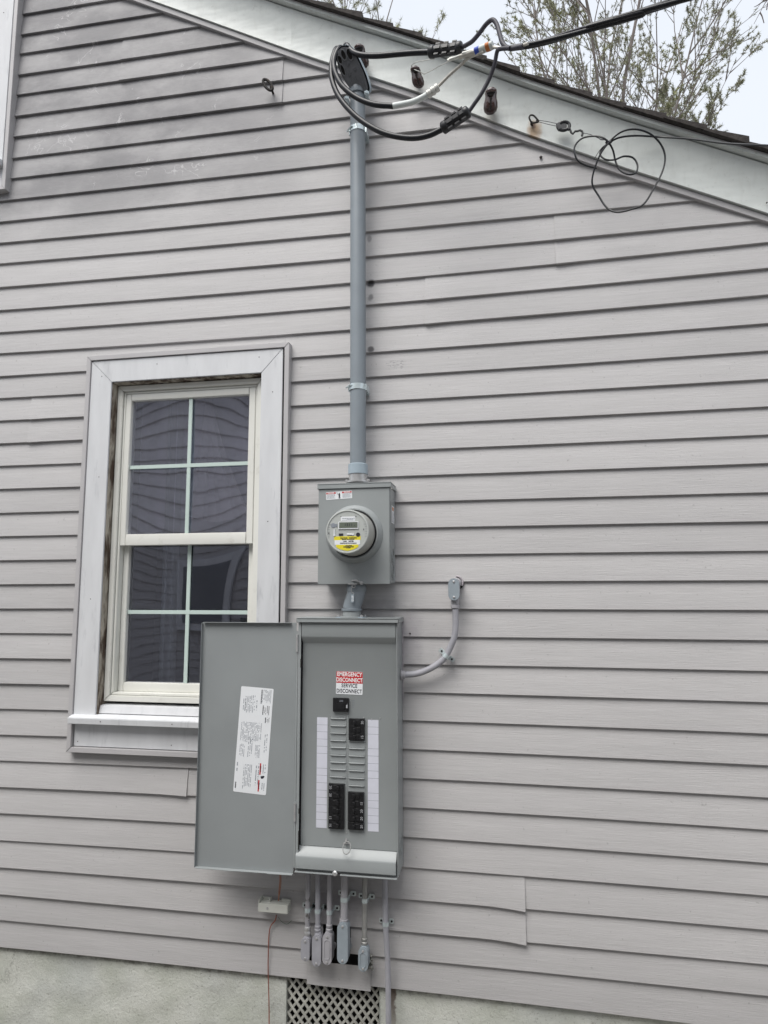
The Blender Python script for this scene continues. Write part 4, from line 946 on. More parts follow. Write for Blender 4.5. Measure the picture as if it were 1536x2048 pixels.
for bxs in ((645, 665, 150, 375, 1, .97), (665, 690, 400, 550, 1, .95), (740, 775, 410, 555, 2, .95), (700, 730, 590, 680, 1, .95), (735, 775, 590, 680, 3, .7), (700, 725, 410, 550, 2, .6)):
    lines(hard, *bxs[:5], dens=bxs[5], jit=.02)
for x, y0, y1 in ((640, 1312, 1495), (613, 1578, 1758)):
    u, w0 = lz(x, y0); _, w1 = lz(x, y1); lq(redp, u-.0024, u+.0024, w1, w0)
hard.prism([(a, b) for a, b in [(lambda q: q)(lz(x, y)) for x, y in ((640, 1515), (690, 1510), (702, 1525), (680, 1550), (655, 1560), (640, 1540))]], f, ux, uz, (0, -.0002, 0))
text(hard, 'SIEMENS', .0058, f+ux*lz(245, 1650)[0]+uz*lz(245, 1650)[1]+Vector((0, -.0003, 0)), uz, -ux, bold=.0002)
part('fine_print', soft, M['softink'], door, kind='stuff'); part('dark_print', hard, M['ink'], door, kind='stuff'); part('red_print', redp, M['red'], door)
mb = MB()
for x, y in ((640, 1400), (613, 1665)): u, w = lz(x, y); text(mb, 'DANGER', .0052, f+ux*u+uz*w+Vector((0, -.0004, 0)), uz, -ux, bold=.0002)
part('red_print_lettering', mb, M['ink'], door)
# caulk bead down the right side
mb = MB(); mb.tube([(PX1+.002+.001*nz(i*.7), -.002-.0015*nz(i*.9, 3), 1.285-i*.012) for i in range(26)], [.0022+.0012*abs(nz(i*1.7)) for i in range(26)], 6); part('caulk_bead', mb, M['caulk'], pan)

# ------------------------------------------------------------------ conduit fittings
def strap(parent, c, r, ang, d, ear=.018, m=None):
    """one-hole-each-side pipe strap; ang = direction of the ears, degrees"""
    m = m or M['zinc']; c = Vector(c); e = Vector((math.cos(R(ang)), 0, math.sin(R(ang)))); t = Vector((-e.z, 0, e.x)); hw = .0075; yb = -.0075
    mb = MB(); rows = []; pr = [(-(r+.002), yb-c.y)]
    pts = [(-(r+.0015), yb)]+[(-(r+.0015)*math.cos(math.pi*k/12), -(d)-(r+.0015)*math.sin(math.pi*k/12)) for k in range(13)]+[((r+.0015), yb)]
    mb.sheet([[Vector((c.x, 0, c.z))+e*a+Vector((0, b, 0))+t*s for s in (-hw, hw)] for a, b in pts])
    s0 = part('strap', mb, m, parent)
    for sgn in (-1, 1):
        o = Vector((c.x, yb, c.z))+e*sgn*(r+ear/2+.001)
        part('strap_ear', MB().prism(rrect(ear*1.12, hw*2.3, .004), o+Vector((0, -.003, 0)), e, t, (0, .0022, 0)), M['ear'], s0, bevel=.0006)
        part('screw', MB().lathe([(.0040, 0), (.0036, .002), (.002, .0024)], o+Vector((0, -.0031, 0))+e*sgn*.001, (0, -1, 0), 8), M['black'], s0)
def lbody(parent, cx, zt, zb, w, dfront, m, mc=None, raised=False, depth=.036):
    """conduit body: rounded casting, cover plate, two screws"""
    h = zt-zb; c = Vector((cx, -dfront, (zt+zb)/2)); mc = mc or m
    b = part('conduit_body', MB().prism(stadium(w*.97, h*.985), c+Vector((0, depth, 0)), (1, 0, 0), (0, 0, 1), (0, -depth, 0)), m, parent, bevel=.003)
    part('cover_plate', MB().prism(stadium(w, h), c+Vector((0, -.0006, 0)), (1, 0, 0), (0, 0, 1), (0, -.0035, 0)), mc, b, bevel=.0012)
    for s in (-1, 1): part('screw', MB().lathe([(.0045, 0), (.0042, .002), (.002, .003)], c+Vector((0, -.0042, s*(h/2-w*.30))), (0, -1, 0), 12), M['steel'], b)
    if raised: part('raised_rim', MB().tube([c+Vector((p[0], -.0048, p[1])) for p in stadium(w*.58, h*.62, 8)], .0013, 6, closed=True), mc, b)
    return b
def hexnut(x, y, z, r, h, m, parent, name='connector_nut'):
    return part(name, MB().lathe([(r*.9, 0), (r*1.02, h*.08), (r*1.02, h*.42), (r*.86, h*.5), (r*.86, h*.6), (r*.96, h*.66), (r*.96, h*.95), (r*.85, h)], (x, y, z), (0, 0, 1), 10), m, parent)
def drop(label, pxt, pxb, conn, bodyb, w_px, r, m, mbody, strap_y, raised=False, dfr=.062, strapm=None, capc=None):
    """vertical conduit from under the panel into a conduit body"""
    dc = dfr-.020
    T = U(pxt, 1745, dc); x = T.x; C0, C1 = U(pxb, conn[0], dc), U(pxb, conn[1], dc); xb = C1.x
    Bz, Ez = U(pxb, bodyb[0], dfr).z, U(pxb, bodyb[1], dfr).z; w = w_px/590*1.0; bxx = U(bodyb[2], (bodyb[0]+bodyb[1])/2, dfr).x
    t = thing('conduit', label, 'conduit', (bxx, -dc, Ez), 'conduits dropping from the panel into conduit bodies')
    part('pipe', MB().tube(cr([(x, -dc, PZ0+.01), ((x+xb)/2, -dc, (T.z+C0.z)/2), (xb, -dc, C0.z-.004)], 4), r, 18), m, t)
    if strap_y: sp = U((pxt+pxb)/2, strap_y, dc+r); strap(t, ((x+xb)/2, 0, sp.z), r, 0, dc, m=strapm)
    hexnut(xb, -dc, C1.z-.002, r*1.30, C0.z-C1.z+.004, capc or m, t)
    part('hub', MB().tube([(xb, -dc, C1.z), ((xb+bxx)/2, -dc, (C1.z+Bz)/2), (bxx, -dc-.001, Bz-.02)], [r*1.2, r*1.25, w*.44], 18), mbody, t)
    b = lbody(t, bxx, Bz, Ez, w, dfr, mbody, raised=raised)
    part('rear_nipple', MB().cyl((bxx, -dfr+.03, Ez+.022), (bxx, .028, Ez+.022), r*1.15, 16), mbody, t)
    return t
drop('blotched grey conduit farthest left under the panel, ending in a small conduit body', 616, 615, (1853, 1870), (1876, 1922, 611), 19.5, .0092, M['oldtube'], M['lav'], 1822, capc=M['steel'])
drop('smooth lavender conduit, second from the left under the panel', 635.5, 635.5, (1851, 1862), (1870, 1933, 633.5), 20, .0092, M['lav'], M['lav'], 1824)
drop('conduit with raised oval rim on its lavender cover, third from the left', 659.5, 658.5, (1849, 1862), (1867, 1930, 654.5), 20, .0092, M['lavgrey'], M['lavgrey'], 1826, raised=True)
drop('thickest conduit under the panel, ending in a long blue-grey conduit body', 689, 688, (1838, 1845), (1845, 1928, 685.5), 23, .0125, M['lavgrey'], M['lbblue'], 1801, dfr=.074)
drop('steel conduit farthest right of the five, conduit body with grey putty beside it', 730, 729, (1876, 1888), (1895, 1943, 726.5), 20.5, .0092, M['emt'], M['lbblue'], 1803, raised=True)
mb = MB()
for i in range(34):
    p = U(742+random.uniform(-4, 3.5), 1912+random.uniform(-4, 28), .02+random.uniform(-.008, .012)); mb.lathe([(.001, -.004), (.0042, -.002), (.0045, .002), (.001, .004)], p, (random.uniform(-1, 1), random.uniform(-1, 1), 1), 6)
single('duct_putty', mb, M['putty'], 'lumpy grey putty beside the right conduit body under the panel', 'putty')
# long pipe to the ground
dc = .030
lp = thing('conduit', 'long thin lavender-grey pipe running from the panel past the foundation vent to the ground', 'conduit', (.082, -dc, -.44))
pp = [U(769, 1750, dc), U(771, 1847, dc), U(775, 1920, dc), U(777, 2048, dc)]
part('pipe', MB().tube(cr([(pp[0].x, -dc, PZ0+.01)]+[(p.x, -dc, p.z) for p in pp[1:]]+[(pp[-1].x, -dc, -.47)], 6), .0098, 18), M['lav'], lp)
strap(lp, (pp[1].x, 0, U(769, 1847, dc).z), .0098, 0, dc, ear=.014)
# curved conduit to the right
dc = .040; sd = thing('curved_conduit', 'curved lavender conduit leaving the panel side and rising into a conduit body', 'conduit', (.30, -dc, 1.14))
sz = lambda x, y: (780+x/7.878, 1120+y/7.878)
path = [(200, 1808), (300, 1803), (420, 1790), (560, 1745), (720, 1660), (850, 1550), (940, 1400), (1010, 1220), (1032, 1050), (1032, 900), (1028, 750)]
P_ = [U(*sz(x, y), dc) for x, y in path]
part('pipe', MB().tube(cr([(PX1-.002, -.045, P_[0].z)]+P_[1:], 6), .0112, 18), M['lav'], sd)
part('connector_nut', MB().lathe([(.017, 0), (.019, .001), (.019, .005), (.0145, .006), (.0150, .016), (.0125, .017)], (PX1+.0005, -.045, P_[0].z), (1, .05, 0), 20), M['lavgrey'], sd)
hx = U(*sz(1025, 700), dc); z1_, z0_ = U(*sz(1025, 650), dc).z, U(*sz(1025, 762), dc).z
hexnut(hx.x, -dc, z0_, .0155, z1_-z0_, M['lavgrey'], sd)
bt, bb_ = U(*sz(1005, 288), .062), U(*sz(1010, 640), .062)
part('hub', MB().cyl((hx.x, -dc, z1_-.002), (hx.x, -dc, z1_+.03), .0145, 18), M['lavgrey'], sd)
lbody(sd, (bt.x+bb_.x)/2, bt.z, bb_.z, .041, .062, M['lavgrey'], M['lbblue'], depth=.040)
part('rear_elbow', MB().tube(cr([(bt.x+.004, -.045, bt.z-.018), (bt.x+.006, -.028, bt.z-.016), (bt.x+.006, .026, bt.z-.016)], 4), .018, 18), M['lavgrey'], sd)
mb = MB(); mb.lathe([(.027, 0), (.027, .0006)], (bt.x+.006, .0035, bt.z-.014), (0, -1, 0), 24); part('wall_hole', mb, M['dark'], sd)
mb = MB(); mb.tube([(bt.x+.006+.0225*math.cos(a), -.002, bt.z-.014+.0225*math.sin(a)) for a in [R(-35+i*10) for i in range(14)]], [.003+.0015*abs(nz(i*.8)) for i in range(14)], 6); part('caulk_ring', mb, M['caulk'], sd)
sp = U(*sz(880, 1515), dc+.011); strap(sd, (sp.x, 0, sp.z), .0112, -38, dc, ear=.020)

# ------------------------------------------------------------------ small items on the wall
tb = thing('junction_box', 'small off-white plastic telephone box with broken top below the panel door', 'junction box', tuple(U(547, 1831, .02)))
a, b = U(516, 1805, .045), U(575, 1829, .045); tbz = lambda x, y: (480+x/4.267, 1740+y/4.267)
part('cover', MB().box(a.x, b.x, -.045, -.006, b.z, a.z-.003), M['boxwhite'], tb, bevel=.002)
part('broken_rim', MB().box(a.x+.001, a.x+.004, -.044, -.007, a.z-.004, a.z+.009).box(a.x+.004, a.x+.038, -.010, -.007, a.z-.004, a.z+.006).box(a.x+.036, a.x+.040, -.030, -.007, a.z-.004, a.z+.008).box(b.x-.034, b.x, -.012, -.007, a.z-.004, a.z+.004), M['boxwhite'], tb, bevel=.0008)
p = U(*tbz(233, 327), .045); part('screw', MB().lathe([(.0045, 0), (.0040, .0015)], (p.x, -.0452, p.z), (0, -1, 0), 12), M['steel'], tb)
mb = MB(); mb.tube(cr([U(*tbz(340, -10), .03), U(*tbz(340, 100), .03), U(*tbz(332, 180), .028), U(*tbz(330, 262), .022)], 6), .0019, 8); mb.tube(cr([U(*tbz(347, -10), .03), U(*tbz(350, 100), .028), U(*tbz(338, 200), .026), U(*tbz(326, 262), .022)], 6), .0014, 8)
single('ground_wire', mb, M['copper'], 'short copper wires between the panel door and the white box', 'wire')
mb = MB(); mb.tube(cr([U(*tbz(310, 385), .012), U(*tbz(300, 430), .010), U(*tbz(262, 480), .006), U(*tbz(247, 560), .005), U(*tbz(241, 720), .005), U(*tbz(240, 870), .006), U(*tbz(244, 1000), .004), U(*tbz(248, 1310), .002), (U(*tbz(249, 1310), .002)+Vector((0, 0, -.27)))], 6), .0021, 8)
single('telephone_wire', mb, M['redwire'], 'thin faded red wire running down from the white box over the foundation', 'wire')
mb = MB(); mb.tube(cr([U(*tbz(325, 400), .008), U(*tbz(355, 440), .008), U(*tbz(395, 462), .01), U(*tbz(425, 448), .008), U(*tbz(440, 430), .006)], 6), .0009, 6)
single('wire_offcut', mb, mat('green_wire', (.12, .17, .13), .6), 'loose thin green wire curling beneath the white box', 'wire')
# screw eye in the siding
mb = MB(); p_, q_ = U(527.5, 159.5, .042), U(544, 180, .034); ax_ = (p_-q_)/2; mid_r = (p_+q_)/2; pr_ = Vector((ax_.z, 0, -ax_.x)).normalized()*.0125
mb.tube([mid_r+ax_*math.cos(2*math.pi*k/28)+pr_*math.sin(2*math.pi*k/28)*(1 if abs(math.cos(2*math.pi*k/28)) < .8 else .95) for k in range(28)], .0060, 8, closed=True); bt_ = U(543, 180, .02); mb.tube([bt_+Vector((0, -.012, .004)), bt_+Vector((0, .03, 0))], .005, 8)
single('wall_ring', mb, M['iron'], 'black iron ring screwed into the siding left of the weatherhead', 'ring')
# porcelain wire holders
def insulator(px, py, h_px, lean, label, d=.036):
    c = U(px, py, d+.03); H = h_px/1314*2.62*.5; up = Vector((math.sin(R(lean)), -.22, math.cos(R(lean)))).normalized(); sd_ = Vector((1, 0, 0)); out = up.cross(sd_).normalized()
    if out.y > 0: out = -out
    t = thing('porcelain_insulator', label, 'insulator', tuple(c), 'brown porcelain insulators on the rake board')
    def P3(u, w, o): return c+sd_*u+up*w+out*o
    prof = [(.55, -1.), (.85, -.85), (1., -.55), (.98, -.2), (.84, .1), (.80, .35), (.84, .6), (.80, .82), (.5, 1.)]
    W_ = H*.60; mb = MB(); rows = []
    for s_, w in prof:
        rows.append([P3(W_*s_*math.cos(a)*(1-.0*w), H*w, W_*s_*.8*math.sin(a)*(1-.22*math.exp(-((math.cos(a))/.28)**2)*(1 if w < .25 else .1)*(math.sin(a) > 0))) for a in [2*math.pi*k/36 for k in range(37)]])
    mb.sheet(rows); mb.add(rows[0][:-1], [tuple(range(36))]); mb.add(rows[-1][:-1], [tuple(range(36))])
    part('porcelain_body', mb, M['porc'], t)
    part('slot', MB().prism([(p[0]*W_*.62, p[1]*H*.30+H*.52) for p in [(math.cos(2*math.pi*k/16), math.sin(2*math.pi*k/16)) for k in range(16)]], P3(0, 0, W_*.62), sd_, up, out*.0035), M['dark'], t)
    part('saddle', MB().tube([P3(-W_*.6, H*.60, W_*.66), P3(0, H*.64, W_*.78), P3(W_*.6, H*.60, W_*.66)], H*.13, 8), M['porc'], t)
    part('groove', MB().tube([P3(0, H*.1, W_*.74), P3(0, -H*.45, W_*.72), P3(0, -H*.85, W_*.60)], .0022, 6), M['dark'], t)
    part('bolt', MB().cyl(P3(0, 0, -.0), P3(0, 0, 0)+Vector((0, .06, 0)), .007, 8), M['iron'], t)
    return t
insulator(834, 154, 40, -12, 'brown insulator with guy wires looped on it, middle of three on the rake board')
insulator(981.5, 202, 46, 3, 'brown insulator without wires, lowest on the white rake board')
insulator(722.5, 112, 44, -12, 'brown insulator half hidden behind the weatherhead')
# rusty screw hook
mb = MB(); mb.tube(cr([U(1062, 249, .03), U(1062, 244, .045), U(1058.5, 236, .05), U(1061, 230.5, .05), U(1067, 231, .05), U(1073, 237, .05), U(1077, 243, .048), U(1071, 245, .045), U(1064, 246, .04)], 5), .0034, 8); mb.tube([U(1063, 244, .04), U(1064, 250, .02)], .0046, 8); mb.tube([U(1072, 243, .045), U(1077, 241, .047)], .0045, 8)
single('rusty_hook', mb, M['iron'], 'rusty iron hook with orange stain on the white rake board', 'hook')
# drop clamp and its wires
cz2 = lambda x, y: (980+x/2.763, 160+y/2.763)
mb = MB(); mb.tube([U(*cz2(x, y), .050) for x, y in ((268, 222), (320, 230), (378, 243))], .0011, 6); mb.tube([U(*cz2(x, y), .050) for x, y in ((272, 232), (320, 245), (378, 257))], .0011, 6)
mb.tube(cr([U(*cz2(x, y), .052) for x, y in ((512, 292), (560, 303), (600, 322), (648, 335))], 5), .0012, 6); mb.tube(cr([U(*cz2(x, y), .052) for x, y in ((590, 310), (612, 330), (650, 330))], 5), .0012, 6)
single('guy_wire', mb, M['cablep'], 'thin twisted wire from the rusty hook to the coiled black cable', 'wire')
mb = MB(); c = U(*cz2(407, 255), .056)
mb.tube([c+Vector((.020*math.cos(a)*1.1, 0, .017*math.sin(a))) for a in [2*math.pi*k/20 for k in range(20)]], .0062, 8, closed=True); mb.lathe([(.012, 0), (.012, .006)], c+Vector((0, .004, 0)), (0, -1, 0), 14)
mb.obox(U(*cz2(380, 258), .056), (.006, 0, .003), (0, .006, 0), (-.004, 0, .012)); mb.obox(U(*cz2(436, 262), .056), (.004, 0, .001), (0, .006, 0), (0, 0, .010))
mb.tube([U(*cz2(x, y), .056) for x, y in ((440, 268), (450, 292), (458, 298), (470, 284), (484, 283), (498, 278), (510, 284), (512, 296), (508, 310))], .0042, 6)
single('drop_clamp', mb, M['black'], 'black plastic cable clamp on the wire right of the rusty hook', 'clamp')
coil = [(2200, 395), (1536, 362), (1300, 350), (1100, 325), (940, 315), (800, 308), (710, 320), (655, 350), (620, 380), (608, 412), (640, 440), (690, 440), (740, 422), (790, 430), (815, 470), (806, 512), (765, 522), (718, 498), (694, 450), (680, 390), (655, 345), (620, 318), (570, 310), (510, 322), (472, 360), (467, 400), (485, 445), (530, 472), (590, 488)]
mb = MB(); mb.tube(cr([U(*cz2(x, y), .075+.012*math.sin(i*1.3)+(.25*(x-940)/600 if x > 940 else 0)) for i, (x, y) in enumerate(coil)], 6), .0034, 8)
big = [(648, 350), (720, 290), (800, 272), (880, 295), (940, 350), (967, 420), (955, 500), (910, 590), (850, 685), (780, 715), (700, 730), (645, 705), (600, 640), (565, 575), (575, 500), (610, 410), (645, 360), (665, 335)]
mb.tube(cr([U(*cz2(x, y), .085+.012*math.sin(i*.9)) for i, (x, y) in enumerate(big)], 6), .0034, 8)
mb.tube(cr([U(*cz2(x, y), .07) for x, y in ((650, 352), (620, 372), (595, 405), (573, 442))], 4), .0012, 6); mb.tube([U(*cz2(x, y), .09) for x, y in ((642, 340), (660, 350), (668, 338))], .007, 8)
single('coiled_cable', mb, M['cable'], 'thin black cable hanging in big loops from the roof edge at right', 'cable')

# ------------------------------------------------------------------ service drop and splices
cz1 = lambda x, y: (600+x/3.072, y/3.072)
def route(pts): return cr([U(*cz1(x, y), d) for x, y, d in pts], 7)
def cable(name, pts, r, m, label):
    return single(name, MB().tube(route(pts), r, 12), M[m], label, 'cable')
cable('service_cable', [(268, 330, .09), (275, 292, .13), (288, 279, .15), (305, 300, .16), (335, 325, .17), (390, 340, .18), (480, 342, .19), (600, 332, .20), (700, 324, .21), (800, 320, .22)], .0106, 'cable', 'top thick black cable from the weatherhead to the upper splice')
cable('service_cable', [(262, 330, .09), (255, 298, .13), (238, 300, .15), (214, 350, .16), (208, 400, .165), (222, 460, .17), (262, 530, .175), (345, 598, .18), (450, 640, .19), (575, 652, .20)], .0106, 'cable', 'middle black cable from the weatherhead, its end wrapped in white tape')
cable('service_cable', [(240, 340, .09), (225, 300, .12), (205, 345, .14), (193, 420, .15), (200, 500, .16), (240, 595, .17), (320, 692, .18), (420, 770, .19), (540, 826, .20), (680, 848, .21), (790, 832, .22), (880, 790, .23)], .0106, 'cable', 'lowest black cable, a wide loop from the weatherhead to the lower splice')
cable('white_taped_end', [(572, 652, .20), (680, 630, .205), (740, 606, .21), (795, 575, .215)], .0112, 'wtape', 'white taped cable end running into the bright metal splice')
def splice(a, b, r, label, m='black'):
    a, b = Vector(a), Vector(b); ax = (b-a).normalized(); Ln = (b-a).length; t = thing('splice_cover', label, 'splice', tuple((a+b)/2), 'black insulating splice covers')
    part('cover', MB().lathe([(r*.55, 0), (r*.95, .004), (r*1.08, .008), (r*1.08, .022), (r*.9, .026), (r*.92, Ln-.026), (r*1.08, Ln-.022), (r*1.08, Ln-.008), (r*.95, Ln-.004), (r*.5, Ln)], a, ax, 20), M[m], t)
    s = ax.cross(Vector((0, -1, 0))).normalized()
    for sg_ in (-1, 1):
        part('latch_ridge', MB().obox((a+b)/2+s*sg_*r*.92, ax*Ln*.34, Vector((0, .006, 0)), s*.004), M[m], t, bevel=.001)
        for k in (-1, 0, 1): part('latch_tab', MB().obox((a+b)/2+ax*k*Ln*.24+s*sg_*r*1.0+Vector((0, -.010, 0)), ax*.009, Vector((0, .004, 0)), s*.004), M[m], t, bevel=.001)
    for k in (-1, 0, 1): part('rib', MB().obox((a+b)/2+ax*k*Ln*.22+Vector((0, -r*.90, .0)), ax*.010, Vector((0, .0035, 0)), s*.008), M[m], t, bevel=.001)
splice(U(*cz1(788, 322), .22), U(*cz1(1000, 292), .25), .0205, 'black splice cover on the top cable, just under the shingles')
splice(U(*cz1(868, 795), .23), U(*cz1(1042, 680), .26), .0205, 'black splice cover at the bottom of the cable loop')
p, q = U(*cz1(782, 585), .215), U(*cz1(852, 532), .225)
t = thing('metal_splice', 'bright metal compression splice between white tape and bare wire', 'splice', tuple((p+q)/2))
ax = (q-p).normalized(); Ln = (q-p).length
part('sleeve', MB().lathe([(.012, 0), (.0155, .002), (.0155, Ln*.25), (.013, Ln*.28), (.013, Ln*.36), (.0155, Ln*.40), (.0155, Ln*.6), (.013, Ln*.64), (.013, Ln*.7), (.0150, Ln*.74), (.0150, Ln-.002), (.009, Ln)], p, ax, 14), M['dull'], t)
JN = (1235, 298, .36)
cable('service_cable', [(990, 293, .25), (1030, 272, .27), (1062, 250, .29), (1105, 200, .31), (1145, 148, .33), (1182, 122, .345), (1208, 148, .35), (1226, 205, .355), (1243, 262, .36), (1275, 293, .37), (1310, 296, .38), (1370, 283, .40)], .0078, 'cablep', 'thin arching cable from the upper splice to the incoming service drop')
cable('service_cable', [(1035, 690, .26), (1070, 640, .27), (1115, 575, .285), (1165, 480, .30), (1195, 395, .32), (1212, 315, .34), (1235, 300, .36), (1290, 296, .38)], .0072, 'cablep', 'thin cable rising from the lower splice to the incoming service drop')
cable('neutral_wire', [(845, 535, .222), (885, 495, .235), (925, 455, .25), (985, 402, .27), (1030, 360, .29), (1080, 335, .31), (1130, 318, .33)], .0055, 'alu', 'bare tan wire from the metal splice up to the blue and orange tape')
wc = thing('wedge_clamp', 'pale metal wedge clamp with blue and orange tape holding the service drop', 'clamp', tuple(U(*cz1(1080, 320), .31)))
def seg(a, b, r0, r1, m, name, d=(.31, .31)): part(name, MB().tube([U(*cz1(*a), d[0]), U(*cz1(*b), d[1])], [r0, r1], 12, flat=.75), M[m], wc)
seg((908, 372), (985, 345), .006, .007, 'dull', 'bail', (.27, .29)); seg((980, 350), (1085, 318), .009, .012, 'alu', 'clamp_body', (.29, .315)); seg((1000, 332), (1070, 312), .008, .008, 'dull', 'clamp_body', (.30, .315))
part('bail_eye', MB().tube([U(*cz1(925+18*math.cos(a)-3*math.sin(a), 362+7*math.sin(a)-6*math.cos(a)), .275) for a in [2*math.pi*k/18 for k in range(18)]], .0030, 6, closed=True), M['dull'], wc)
seg((1078, 318), (1108, 306), .0150, .0158, 'blue', 'blue_tape', (.315, .322)); seg((1106, 307), (1146, 292), .0155, .0165, 'wtape', 'white_tape', (.322, .331)); seg((1144, 293), (1168, 284), .0168, .0168, 'orange', 'orange_tape', (.331, .336)); seg((1167, 284), (1186, 276), .0165, .0155, 'wtape', 'white_tape', (.336, .34))
mb = MB(); mb.tube(route([(1170, 288, .337), (1215, 293, .35), (1262, 293, .36), (1330, 288, .385), (1400, 268, .41)]), .0048, 8)
single('neutral_wire', mb, M['alu'], 'bare neutral wire leaving the taped clamp toward the service drop', 'cable')
mb = MB(); mb.tube(route([(697, 425, .085), (684, 412, .09), (690, 398, .10), (712, 383, .12), (760, 372, .16), (825, 362, .20)]), .0016, 6); mb.tube(route([(762, 455, .085), (800, 438, .12), (850, 410, .20), (915, 376, .27)]), .0016, 6)
mb.tube(route([(697, 425, .085), (730, 438, .105), (762, 455, .085)]), .0016, 6)
single('guy_wire', mb, M['dull'], 'thin pale wires from the middle insulator to the wedge clamp', 'wire')
# incoming twisted triplex
a = U(*cz1(1290, 297), .375); mid_ = U(1200, 50, .40); e_ = U(1372, -3, .43); far = e_+(e_-mid_)*14
base = cr([a, U(1085, 84, .385), mid_, U(1285, 25, .415), e_, far], 26)
drop_ = thing('service_drop', 'thick twisted black service drop cable running up to the right across the sky', 'cable', tuple(a))
for j_, (r, m) in enumerate(((.0082, 'cable'), (.0082, 'cable'), (.0050, 'cablep'))):
    pts = []; s_ = 0
    for i, p in enumerate(base):
        if i: s_ += (p-base[i-1]).length
        tn = (base[min(i+1, len(base)-1)]-base[max(i-1, 0)]).normalized(); u_ = tn.cross(Vector((0, 0, 1))).normalized(); v_ = tn.cross(u_); ph = s_*2*math.pi/1.1+j_*2.09
        rr_ = .0062*min(1, .25+s_*4); pts.append(p+(u_*math.cos(ph)+v_*math.sin(ph))*rr_)
    part('strand', MB().tube(pts, r, 10), M[m], drop_)

# ------------------------------------------------------------------ trees beyond the roof
def pine(label, base, ztop0, limbs, seed, needle_n, tlen=.12, trunk_r=.16, dens=1.0):
    rnd = random.Random(seed); t = thing('pine_tree', label, 'tree', base)
    B = Vector(base); fork = Vector((B.x, B.y, ztop0)); wood = MB(); tips = []
    part('trunk', MB().tube([B, B+(fork-B)*.5+Vector((.1, .05, 0)), fork, fork+Vector((0, 0, .3))], [trunk_r, trunk_r*.75, trunk_r*.5, trunk_r*.2], 10), M['bark'], t)
    def grow(p, d, L, r, lvl):
        n = 7 if lvl == 0 else (5 if lvl == 1 else 4); pts = [p.copy()]; dirs = [d.copy()]; d = d.copy()
        bend = Vector((rnd.uniform(-.1, .1), rnd.uniform(-.1, .1), .10 if lvl else .12))
        for i in range(n):
            d = (d+bend*(.9 if lvl == 0 else .8)+Vector((rnd.uniform(-1, 1), rnd.uniform(-1, 1), rnd.uniform(-1, 1)))*.09).normalized(); pts.append(pts[-1]+d*L/n); dirs.append(d.copy())
        wood.tube(pts, [max(.0035, r*(1-.82*i/n)) for i in range(n+1)], 5 if lvl else 6, cap=False)
        if lvl < 3:
            cnt = {0: 11, 1: 6, 2: 3}[lvl]*dens
            cnt = int(cnt)+(rnd.random() < cnt % 1)
            for k in range(cnt):
                q = rnd.uniform(.22, 1.) if lvl else rnd.uniform(.12, 1.); i = min(n-1, int(q*n)); pp_ = pts[i]+(pts[i+1]-pts[i])*(q*n-i)
                sd_ = Vector((rnd.uniform(-1, 1), rnd.uniform(-1, 1), rnd.uniform(-.3, .7))); sd_ = (sd_-dirs[i]*sd_.dot(dirs[i])).normalized(); nd = (dirs[i]*rnd.uniform(.7, 1.2)+sd_*rnd.uniform(.5, .9)).normalized()
                grow(pp_, nd, L*rnd.uniform(.28, .5)*(1.15-q*.5), r*.42, lvl+1)
        if lvl >= 1:
            m_ = {1: 3, 2: 3, 3: 3}[lvl]
            for k in range(m_): i = n-k*1; 
            tips.extend((pts[n-k], dirs[n-k]) for k in range(m_))
    for (ox, oz, dx, dy, dz, L, r) in limbs: grow(fork+Vector((ox, 0, oz)), Vector((dx, dy, dz)).normalized(), L, r, 0)
    part('limb', wood, M['bark'], t)
    nd = MB(); vs, fs = [], []
    for p, d in tips:
        if rnd.random() < .12: continue
        for k in range(needle_n):
            v = (d*rnd.uniform(.0, .7)+Vector((rnd.gauss(0, 1), rnd.gauss(0, 1), rnd.gauss(0, .8)+.15))).normalized(); L_ = tlen*rnd.uniform(.55, 1.1); w = v.cross(Vector((rnd.gauss(0, 1), rnd.gauss(0, 1), rnd.gauss(0, 1)))).normalized()*.0050
            q = p-d*rnd.uniform(0, .04); o = len(vs); vs += [q-w, q+w, q+v*L_]; fs.append((o, o+1, o+2))
    nd.v, nd.f, nd.mi = [tuple(v) for v in vs], fs, [0]*len(fs)
    part('needles', nd, M['needle'], t, smooth=False, kind='stuff')
    return t
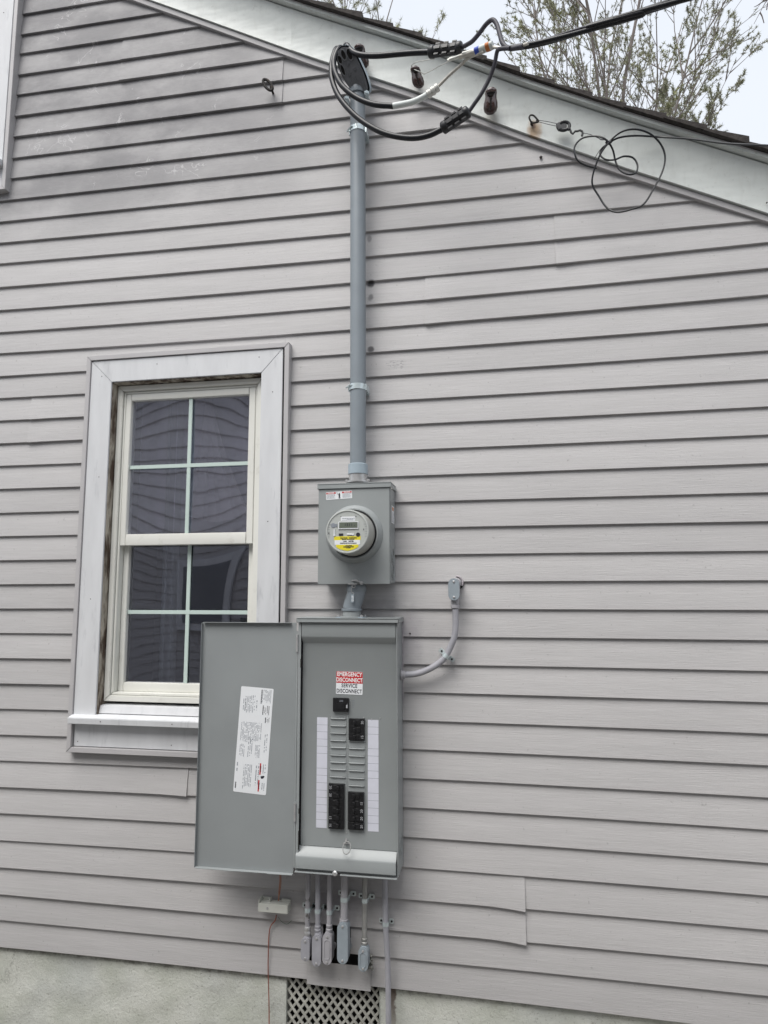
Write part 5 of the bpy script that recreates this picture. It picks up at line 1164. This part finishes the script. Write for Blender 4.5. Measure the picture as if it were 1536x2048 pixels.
pine('big olive green pine tree fanning up behind the roof at right', (2.6, 9.0, -.46), 6.6,
     [(0, .0, -.42, .0, 1, 6.6, .034), (0, .3, -.20, .25, 1, 7.2, .040), (0, .5, .02, -.1, 1, 7.2, .042), (0, .2, .20, .2, 1, 6.2, .038), (0, .0, .36, .0, 1, 5.3, .034), (0, -.2, .56, .2, 1, 4.7, .028), (0, -.7, .85, -.1, .95, 3.5, .020), (0, .6, -.08, -.3, 1, 6.4, .034), (0, .3, .28, -.3, 1, 5.2, .030), (0, -.2, -.62, .1, 1, 4.6, .024), (0, .1, .12, .35, 1, 5.4, .028), (0, -.5, .62, -.25, .85, 3.6, .024)], 11, 15, tlen=.062, dens=1.0)
pine('paler pine tree whose tips show above the roof beside the weatherhead', (-2.6, 11.0, -.46), 9.4,
     [(0, 0, -.35, 0, 1, 6.0, 0.040), (0, .2, .0, .1, 1, 6.2, 0.040), (0, 0, .35, 0, 1, 5.4, 0.035), (0, -.2, .62, .1, .9, 4.4, 0.030), (0, -.4, .85, -.2, .75, 4.5, 0.025), (0, -.5, -.8, 0, .9, 4.2, 0.025)], 5, 9, tlen=.12, dens=.85)
rnd = random.Random(3); bt_t = thing('bare_tree', 'bare twiggy branch tips hanging into the top right corner of the sky', 'tree', (7.0, 6.0, -.46))
mb = MB(); q0 = U(1590, -60, -6); root_ = Vector((7.0, 6.0, -.46))
part('trunk', MB().tube([root_, Vector((7.0, 6.0, 5)), Vector((6.9, 6.0, q0.z+1.2))], [.14, .11, .05], 8), M['twig'], bt_t)
mb.tube(cr([Vector((6.95, 6.0, q0.z+.7)), (Vector((6.95, 6.0, q0.z+.7))+q0)/2+Vector((0, 0, .2)), q0], 5), .018, 6)
for pts in (((1590, -60), (1560, -20), (1535, 0), (1520, 25), (1508, 48)), ((1535, 0), (1526, 3), (1516, 10), (1508, 14)), ((1520, 25), (1524, 32), (1528, 46)), ((1545, -8), (1536, 6), (1533, 20))): mb.tube(cr([U(x, y, -6) for x, y in pts], 4), [.010-.0017*min(4, i/3) for i in range((len(pts)-1)*4+1)], 5)
part('branch', mb, M['twig'], bt_t)
